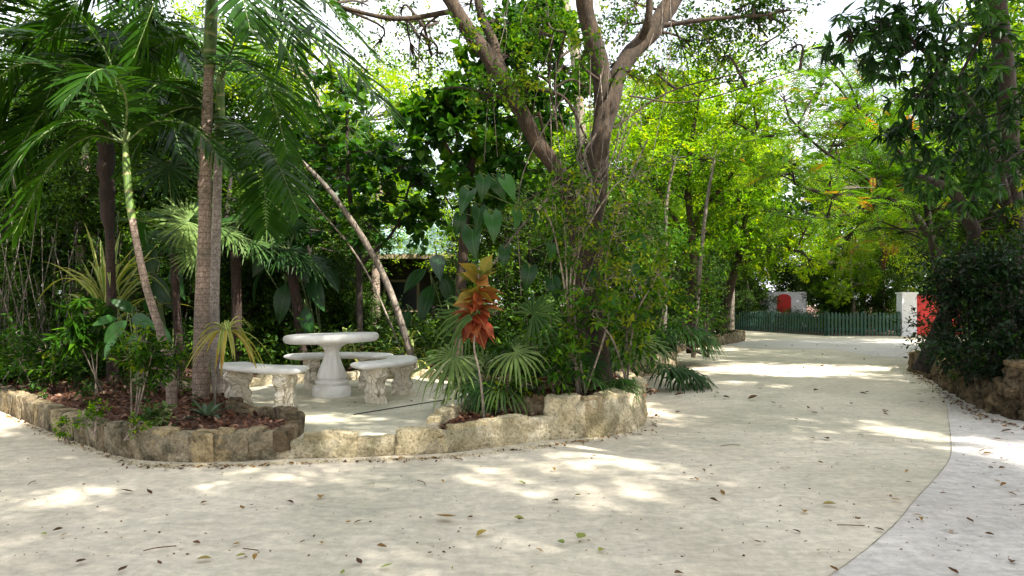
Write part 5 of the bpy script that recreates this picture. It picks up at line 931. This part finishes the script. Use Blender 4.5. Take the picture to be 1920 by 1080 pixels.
spots = {
 'broad': [(-9.5, 19, 1.0, .3, 'left edge of the picture behind the bamboo'), (-6.5, 26.5, 1.05, 1.5, 'behind the house roof at left'), (-14, 25, 1.2, 2.5, 'far left behind the first row'), (-2.8, 27.5, .82, 2.2, 'behind the right half of the house roof'),
           (1.6, 23, .88, 3.4, 'behind the slim pale trunk'), (6.0, 29, 1.25, 4.2, 'behind the slender tree and its bamboo'), (11.5, 38, 1.3, 5.1, 'behind the red arched door'), (19.0, 34.5, 1.35, .8, 'behind the middle of the green fence'), (20.5, 31, 1.3, 1.9, 'behind the white gate pier'),
           (15.4, 19, 1.15, 2.9, 'behind the dense dark bush on the right'), (19.8, 25, 1.3, 3.9, 'behind the red gate on the right'), (12.2, 12.5, 1.0, 5.5, 'at the right edge behind the large leaf tree')],
 'lime': [(-4.9, 16.2, 1.1, .2, 'between the tall palm and the house'), (-8.8, 16, 1.0, 1.2, 'behind the shaggy palm'), (-3.9, 22.5, 1.3, 2.6, 'glowing above the house roof'), (.3, 17.5, .95, 3.1, 'behind the almond tree'),
          (3.1, 18.5, 1.05, 4.4, 'behind the yellow green tree at its left'), (6.6, 22, 1.1, .9, 'behind the yellow green tree at its right'), (9.6, 29, 1.3, 5.6, 'between the slender tree and the fence'), (10.6, 35.5, .9, 2.0, 'inside the fenced garden near its left end'), (15.2, 29.5, .62, 3.3, 'inside the fenced garden beside the pier'), (16.2, 22.5, 1.35, 1.4, 'behind the feathery tree'), (.4, 22, .8, 5, 'behind the dark end wall of the house'), (17.2, 31.0, 1.3, 4.1, 'inside the fenced garden behind the white pier')],
 'dark': [(-7.4, 13.4, .95, .5, 'behind the big variegated pandanus'), (-5.6, 13.2, .9, 1.9, 'behind the leaning palm'), (-4.1, 13.3, .8, 2.9, 'behind the short fan palms'), (-3.3, 13.8, .42, 4.1, 'below the sea grape tree'), (-1.0, 14.6, .38, 5.2, 'before the house end wall'), (.4, 13.2, .85, .1, 'between the almond tree and the big tree'), (-9.9, 13, 1.05, 3.7, 'at the far left behind the bamboo'),
          (2.2, 15.5, .85, 1.0, 'behind the tan bed wall shrubs'), (15.0, 30.6, .72, 2.1, 'dark in the middle of the fenced garden'), (11.6, 32.6, .6, 3.3, 'at the left of the fenced garden'), (13.0, 17, .9, 4.6, 'behind the black bush, left part'), (10.6, 13.8, 1.0, 5.8, 'behind the black bush, right part'), (5.2, 21.0, .8, 2.7, 'behind the distant stone bed'), (6.4, 25.2, .9, 4.9, 'left of the distant bend of the path'), (12.0, 34.6, 1.1, .7, 'at the left end inside the fenced garden'), (15.6, 32.5, 1.1, 2.6, 'in the fenced garden right of the red arched door'), (17.0, 30.2, .9, 1.7, 'inside the garden close to the white pier'), (12.4, 39.5, 1.5, 3.9, 'behind the white wall with the red door'), (17.3, 39.5, 1.6, 5.2, 'beyond the right part of the fenced garden')],
 'ever': [(-9.9, 14.6, .95, .4, 'behind the bamboo at far left'), (-7.3, 15.0, 1.0, 1.6, 'behind the shaggy palm and the pandanus'), (-5.0, 15.4, .8, 2.8, 'behind the leaning palm'), (-12.8, 18.5, 1.2, 3.9, 'at the far left behind the first trees'), (-13.5, 12.0, 1.0, 5.0, 'outside the left edge of the palm bed'), (2.9, 21.5, .85, .9, 'behind the yellow green tree'), (13.2, 15.4, 1.0, 2.2, 'behind the large leaf tree at right'), (13.8, 17.0, 1.1, 3.3, 'at the far right beyond the black bush')]}
txt = {'broad': 'tall bushy broadleaf tree ', 'lime': 'light green loose tree ', 'dark': 'low dense dark green tree ', 'ever': 'tall dark evergreen tree '}
for kind, lst in spots.items():
    pr = None
    for i, (x, y, s, rz, w_) in enumerate(lst):
        lab = txt[kind] + ('growing ' if w_[:4] == 'dark' else 'standing ') + w_
        gz = SOIL if not (x > 8.5 and y > 25) else .012
        if pr is None:
            pr = proto(kind, lab, {'broad': 101, 'lime': 102, 'dark': 103, 'ever': 104}[kind]); pr.location = (x, y, gz); pr.rotation_euler.z = rz; pr.scale = (s, s, s)
        else: dup(pr, (x, y, gz), rz, s, lab)
# trees beside and behind the viewer, whose crowns throw the dappled shade on the path and patio
rng = np.random.default_rng(200); rows = []
for _ in range(19): rows.append((rng.uniform(-2.6, 2.6), rng.uniform(-2.6, 2.6), rng.uniform(7.2, 9.8), (rng.uniform(.8, 1.15),) * 2 + (.5,), rng.uniform(.4, .7)))
tr = [[((0, 0, -.1), (.1, 0, 2.5), (0, .1, 5), (.1, 0, 9)), [.22, .18, .15, .06]], [((.05, 0, 3.6), (-1, .4, 6.5), (-1.9, .6, 8)), [.08, .06, .03]], [((0, .1, 3.8), (1, -.5, 6.5), (1.9, -.7, 8)), [.08, .06, .03]]]
sh = tree('shade_tree', 'spreading shade tree beside the viewer, right of the path', 'tree', np.zeros(3), tr, CW(S_mid, rows, 1.9), S_mid, BK['brown'], L_['mid'], 201, limb=.04)
SH = [(9.9, 3.3, 0, 0.0, 1.0), (4.6, -3.2, 0, 1.1, 1.05), (9.6, -2.5, 0, 2.0, 1.1), (-.8, -1.6, .0, 3.0, 1.0), (-6.4, 2.4, 0, 4.0, 1.0), (12.4, 3.0, 0, 5.1, 1.1), (4.7, 2.9, 0, .5, 1.0), (-5.2, 3.4, 0, 2.2, .95), (-5.4, -3.0, 0, 5.5, 1.0), (8.8, -1.0, 0, 1.7, 1.0), (1.5, -.3, 0, 3.8, .95)]
SHL = ['right of the path', 'behind the viewer to the right', 'far behind to the right', 'right behind the viewer', 'left of the path', 'at the far right of the path', 'close on the right', 'close on the left', 'far behind to the left', 'on the right between two others', 'just right of the viewer']
for i, (x, y, z, rz, s) in enumerate(SH):
    if i == 0: sh.location = (x, y, z); sh.rotation_euler.z = rz; sh.scale = (s, s, s); continue
    dup(sh, (x, y, z), rz, s, 'spreading shade tree standing ' + SHL[i])

# far wood, nobody could count its trees
rng = np.random.default_rng(300); mb = MB(); C_ = []
for i in range(300):
    a = rng.uniform(-.95, 1.1); Y = rng.uniform(38, 62); x = a * Y * .9; top = 8.5 + 3 * math.sin(a * 6) + (4 if a > .35 else 0) + (3.5 if a < -.35 else 0); r = rng.uniform(1.6, 2.8); c = np.array([x, Y, rng.uniform(.5, top)])
    C_.append(shell(rng, c, r, 42, .5))
C_ = np.concatenate(C_); sprigs(mb, C_, rng.normal(0, 1, C_.shape) + (0, -.2, .3), rng, kind='alt', L=1.1, l=.55, wr=.55, n=6, droop=.1, tp=LF_DIA, tint=np.repeat(rng.uniform(.2, .8, 300), 42))
tag(mb.build('distant_wood', L_['mid']), kind='stuff')
# low undergrowth filling the planted ground
rng = np.random.default_rng(301); mb = MB(); P0 = []
zones = [([(-13, 10.3), (-6.8, 11.2), (-5, 10.4), (-3.5, 10.7), (-.6, 10.6), (.2, 8.9), (1.6, 9.4), (2.0, 11.9), (3.3, 13.9), (4.6, 19.4), (7.8, 23.8), (7, 28), (-13, 17.3)], 2300, .9), ([(9, 34), (11.1, 33.8), (13, 27.4), (16, 27.4), (20, 30), (14, 38)], 500, .8), ([(9.6, 13.4), (8.6, 13.1), (6.3, 9.3), (6.1, 7.5), (11, 7.4), (13, 15)], 500, .8), ([(-8.5, 11), (-6.6, 10.2), (-5.6, 10.4), (-7, 8.9), (-8.5, 9.6)], 160, .5)]
for poly, n, hh in zones:
    s = scatter(poly, n, rng); hgt = rng.uniform(.05, hh, len(s)) ** 1.0
    for k in range(5): P0.append(np.c_[s + rng.normal(0, .14, s.shape), .18 + hgt * rng.uniform(.2, 1, len(s))])
P0 = np.concatenate(P0); sprigs(mb, P0, nrm(rng.normal(0, .5, P0.shape) + (0, 0, .8)), rng, kind='alt', L=.26, l=.13, wr=.42, n=7, droop=.3, tp=LF_DIA, tint=rng.uniform(.15, .75, len(P0)))
for poly, n, hh in zones[:3]:
    s = scatter(poly, int(n * .16), rng)
    for x, y in s:
        for j in range(12):
            a = rng.uniform(0, 6.28); e = R(rng.uniform(30, 85)); strap(mb, (x, y, .18), (math.cos(a) * math.cos(e), math.sin(a) * math.cos(e), math.sin(e)), rng.uniform(.4, .85), .03, rng.uniform(.4, .9), rng.uniform(.3, 1), None, 0, 4)
tag(mb.build('undergrowth', [L_['jungle'], BK['dark']]), kind='stuff')
# small weeds in the palm bed
rng = np.random.default_rng(302); mb = MB(); s = scatter(bedL, 120, rng); P0 = np.c_[s, np.full(len(s), .22)]; P0 = P0[P0[:, 1] > 7.0]
sprigs(mb, P0, nrm(rng.normal(0, .4, P0.shape) + (0, 0, 1)), rng, kind='alt', L=.2, l=.09, wr=.4, n=8, droop=.1, tp=LF_OV, tint=.4, stem=.003); tag(mb.build('weeds', [L_['jungle'], BK['dark']]), kind='stuff')

# ---------------------------------------------------------------- fallen leaves
rng = np.random.default_rng(400); protos = []
CURL = [tpl([.05, .38, .5, .36, 0], .5, -.1), tpl([.05, .3, .42, .3, 0], .95, .35), tpl([.08, .45, .5, .3, 0], .3, .4), tpl([.04, .2, .26, .18, 0], .8, -.3)]
def fallen(u, v, L, tint, k, name='fallen_leaf', label=None, rot=None, z=0.0, mat='litter', group='fallen leaves on the path'):
    c = G(u, v, z + .006); a = rng.uniform(0, 6.28) if rot is None else rot; key = (k, round(tint, 1), mat)
    for kk, me in protos:
        if kk == key: break
    else:
        mb = MB(); place(mb, CURL[k], [(0, -.5, .12)], [(0, 1, .02)], 1.0, .55 if k != 3 else .4, tint=tint, jit=0); o = mb.build(name, L_[mat], None, True); me = o.data; bpy.data.objects.remove(o); protos.append((key, me))
    o = bpy.data.objects.new(name, me); sc.collection.objects.link(o); o.location = (c[0], c[1], c[2] + .002); o.rotation_euler = (rng.normal(0, .12), rng.normal(0, .12), a); o.scale = (L, L, L)
    return tag(o, label, 'petal' if mat == 'pink' else 'leaf', group)
uniq = [(835, 976, .125, .62, 2, 'large curled orange brown leaf on the near path, left of centre'), (903, 1003, .085, .8, 0, 'yellow leaf lying beside a brown one below the orange leaf'), (1088, 1012, .10, .95, 2, 'pale yellow green leaf standing on edge near the bottom centre'), (1052, 1022, .07, 1.0, 1, 'small green leaf near the bottom centre'),
        (601, 934, .09, .7, 0, 'flat golden brown leaf on the near path in front of the patio'), (237, 925, .085, .12, 2, 'dark brown curled leaf alone on the left part of the path'), (1507, 961, .08, .72, 0, 'golden leaf lying in the sunny patch at right'), (1555, 948, .09, .78, 0, 'thin yellow leaf in the sunny patch at right'),
        (1412, 750, .16, .3, 1, 'red brown curled leaf in the middle of the shaded path'), (1273, 743, .13, .25, 1, 'red brown leaf on the path right of the big tree bed'), (1724, 714, .15, .3, 2, 'large rust leaf beside the right bed wall'), (725, 1067, .07, .98, 2, 'green yellow leaf at the bottom edge of the path'), (383, 1051, .075, .8, 0, 'yellow leaf at the bottom left of the path'), (899, 789, .06, .9, 0, 'x')]
for u, v, L, t, k, lab in uniq[:-1]: fallen(u, v, L, t, k, label=lab, group=None)
for u, v, lab in ((1750, 869, 'magenta petal near the edge of the grey apron'), (1894, 836, 'magenta petal on the grey apron at the right edge')): fallen(u, v, .045, .5, 2, 'fallen_petal', lab, mat='pink', group=None)
def zone(u, v):
    c = G(u, v)
    if v > 800 and u > 1780 - max(0, v - 850) * 1.0: return 'on the grey concrete apron at lower right'
    if v < 690: return 'on the far stretch of path towards the green fence'
    if v < 800: return 'on the shaded path right of the big tree bed'
    if v < 925: return 'on the path close in front of the stone walls' if u < 1250 else 'on the path left of the grey apron edge'
    return 'on the near path at lower left' if u < 500 else ('on the near path at bottom centre' if u < 1000 else 'on the near path right of centre')
KIND = ('small yellowed leaf lying ', 'small dry brown leaf lying ', 'small dark shrivelled leaf lying ')
pts = [(86, 942), (276, 924), (264, 953), (370, 933), (380, 943), (450, 953), (470, 949), (541, 942), (651, 980), (668, 979), (693, 908), (827, 904), (118, 1003), (105, 996), (80, 1003), (365, 1018), (440, 1021), (450, 1043), (565, 1016), (600, 1018), (475, 1048), (227, 1070), (148, 1056), (295, 1057), (670, 1055), (712, 1028), (878, 971), (972, 976), (928, 1028), (803, 1039), (845, 1065), (413, 888), (1112, 857), (1097, 866), (1036, 882), (980, 907), (975, 906), (1038, 940), (1081, 930), (971, 975), (1123, 1032), (1008, 1032), (1235, 1060), (995, 1064), (1317, 883), (1332, 889), (1443, 880), (1465, 878), (1535, 868), (1567, 869), (1610, 815), (1521, 823), (1546, 823), (1605, 976), (1646, 994), (1490, 997), (1531, 1034), (1417, 1018), (1677, 939), (1667, 932), (1698, 886), (1473, 877), (1700, 905), (1718, 966), (1780, 997), (1853, 1004), (1814, 978), (1724, 976), (1894, 928), (1878, 911), (1866, 902), (1854, 878), (1839, 845), (1850, 852), (1862, 869), (1876, 878), (1895, 812), (1884, 809), (1880, 802), (1868, 824), (1893, 1054), (1783, 1075), (1560, 1070), (1916, 948), (1905, 920), (1270, 1077), (640, 1075), (1342, 940), (1352, 925), (1328, 920), (1335, 940), (1382, 912), (1294, 900), (1305, 899), (1280, 887), (1765, 925)]
for i, (u, v) in enumerate(pts):
    t = rng.choice([.1, .3, .5, .7, .9], p=[.2, .25, .27, .18, .1]); g = 0 if t > .6 else (1 if t > .2 else 2)
    fallen(u + 3, v + 1, rng.uniform(.035, .068) * (1 + .6 * (v < 860)), float(t), int(rng.integers(0, 4)), label=KIND[g] + zone(u, v), group=('yellowed', 'brown', 'dark')[g] + ' fallen leaves ' + zone(u, v))
for i in range(75):
    u, v = rng.uniform(1220, 1900), 640 + 150 * rng.uniform(0, 1) ** 1.3
    if u > 1690 + (v - 640) * .9 or u < 1290 - (v - 650) * .5: continue
    fallen(u, v, rng.uniform(.06, .11), .1, int(rng.integers(0, 4)), label=KIND[2] + zone(u, v), group='dark fallen leaves ' + zone(u, v))
for i in range(16):
    u, v = rng.uniform(560, 880), rng.uniform(745, 820)
    if v < 790 - (u - 520) * .1: fallen(u, v, rng.uniform(.03, .06), float(rng.choice([.1, .3])), int(rng.integers(0, 4)), label='small dark leaf lying on the patio floor', z=.15, group='leaves on the patio floor')
# twigs and crumbs
mb = MB(); s = np.c_[rng.uniform(-5, 9, 6500), 3.5 + 20 * rng.uniform(0, 1, 6500) ** 1.6]; s = s[~in_poly(s, bedL)]; s = s[~in_poly(s, back)]; N = len(s)
place(mb, LF_DIA, np.c_[s, np.full(N, .008)], nrm(rng.normal(0, 1, (N, 3)) * (1, 1, .1)), rng.uniform(.1, 1, N) ** 3 * .022 + .006, .5, tint=rng.uniform(0, .45, N), jit=.5, rng=rng)
for u, v, r_ in ((300, 1028, .08), (470, 1030, .05), (1370, 835, .1), (1595, 985, .08), (790, 905, .08), (60, 905, .05)):
    c = G(u, v, .012); a = rng.uniform(0, 6); d = np.array([math.cos(a), math.sin(a), 0]) * r_; tube(mb, [c - d, c + (rng.normal(0, .02), rng.normal(0, .02), .006), c + d], .003, 4, 9, .3, cap=False)
tag(mb.build('twigs_and_crumbs', L_['litter'], None), kind='stuff')
# litter drifted against the walls
mb = MB(); rng = np.random.default_rng(77)
for pth, n, z in (([G(0, 775), G(100, 818), G(250, 868), G(370, 874), G(510, 870), G(700, 863), G(850, 856), G(1050, 832), G(1205, 805), G(1215, 770)], 420, .006), ([G(1708, 696), G(1735, 712), G(1770, 738), G(1815, 765), G(1860, 786), (5.6, 7.0)], 700, .01), ([G(1190, 716), G(1268, 695), (3.45, 15)], 120, .006), ([(-.62, 5.95), (-.75, 6.3), (-.7, 6.7), (-.55, 7.3), (-.45, 8)], 90, .155)):
    p2 = np.array([tuple(q)[:2] for q in pth]); pc = curve(np.c_[p2, np.zeros(len(p2))], 200); s = pc[rng.integers(0, 200, n)] + np.abs(rng.normal(0, .06, (n, 3))) * ((1, -1, 0) if z != .01 else (-1, -1, 0)) * (1.0 if z != .01 else 1.6); s[:, 2] = z + rng.uniform(0, .01, n)
    place(mb, LF_OV, s, nrm(rng.normal(0, 1, (n, 3)) * (1, 1, .15)), rng.uniform(.012, .05, n), .5, tint=rng.uniform(0, .65, n), jit=.5, rng=rng)
tag(mb.build('leaf_litter', L_['litter'], None), kind='stuff')
# gravel crumbs along the foot of the front walls
mb = MB(); pth = np.array([tuple(q)[:2] for q in (G(0, 775), G(100, 818), G(250, 868), G(370, 874), G(510, 870), G(700, 863), G(850, 856), G(1050, 832), G(1205, 805))]); pc = curve(np.c_[pth, np.zeros(len(pth))], 300)
s = pc[rng.integers(0, 300, 1500)] + rng.normal(0, .035, (1500, 3)); s[:, 2] = .004; O = np.array([(1, 0, 0), (0, 1, 0), (-1, 0, 0), (0, -1, 0), (0, 0, 1)], float); FO = np.array([(0, 1, 4), (1, 2, 4), (2, 3, 4), (3, 0, 4)])
V = (O[None] * rng.uniform(.004, .012, (1500, 1, 3)) + s[:, None]).reshape(-1, 3); mb.add(V, (FO[None] + (np.arange(1500) * 5)[:, None, None]).reshape(-1, 3), .7)
tag(mb.build('gravel', M_stonel, None), kind='stuff')
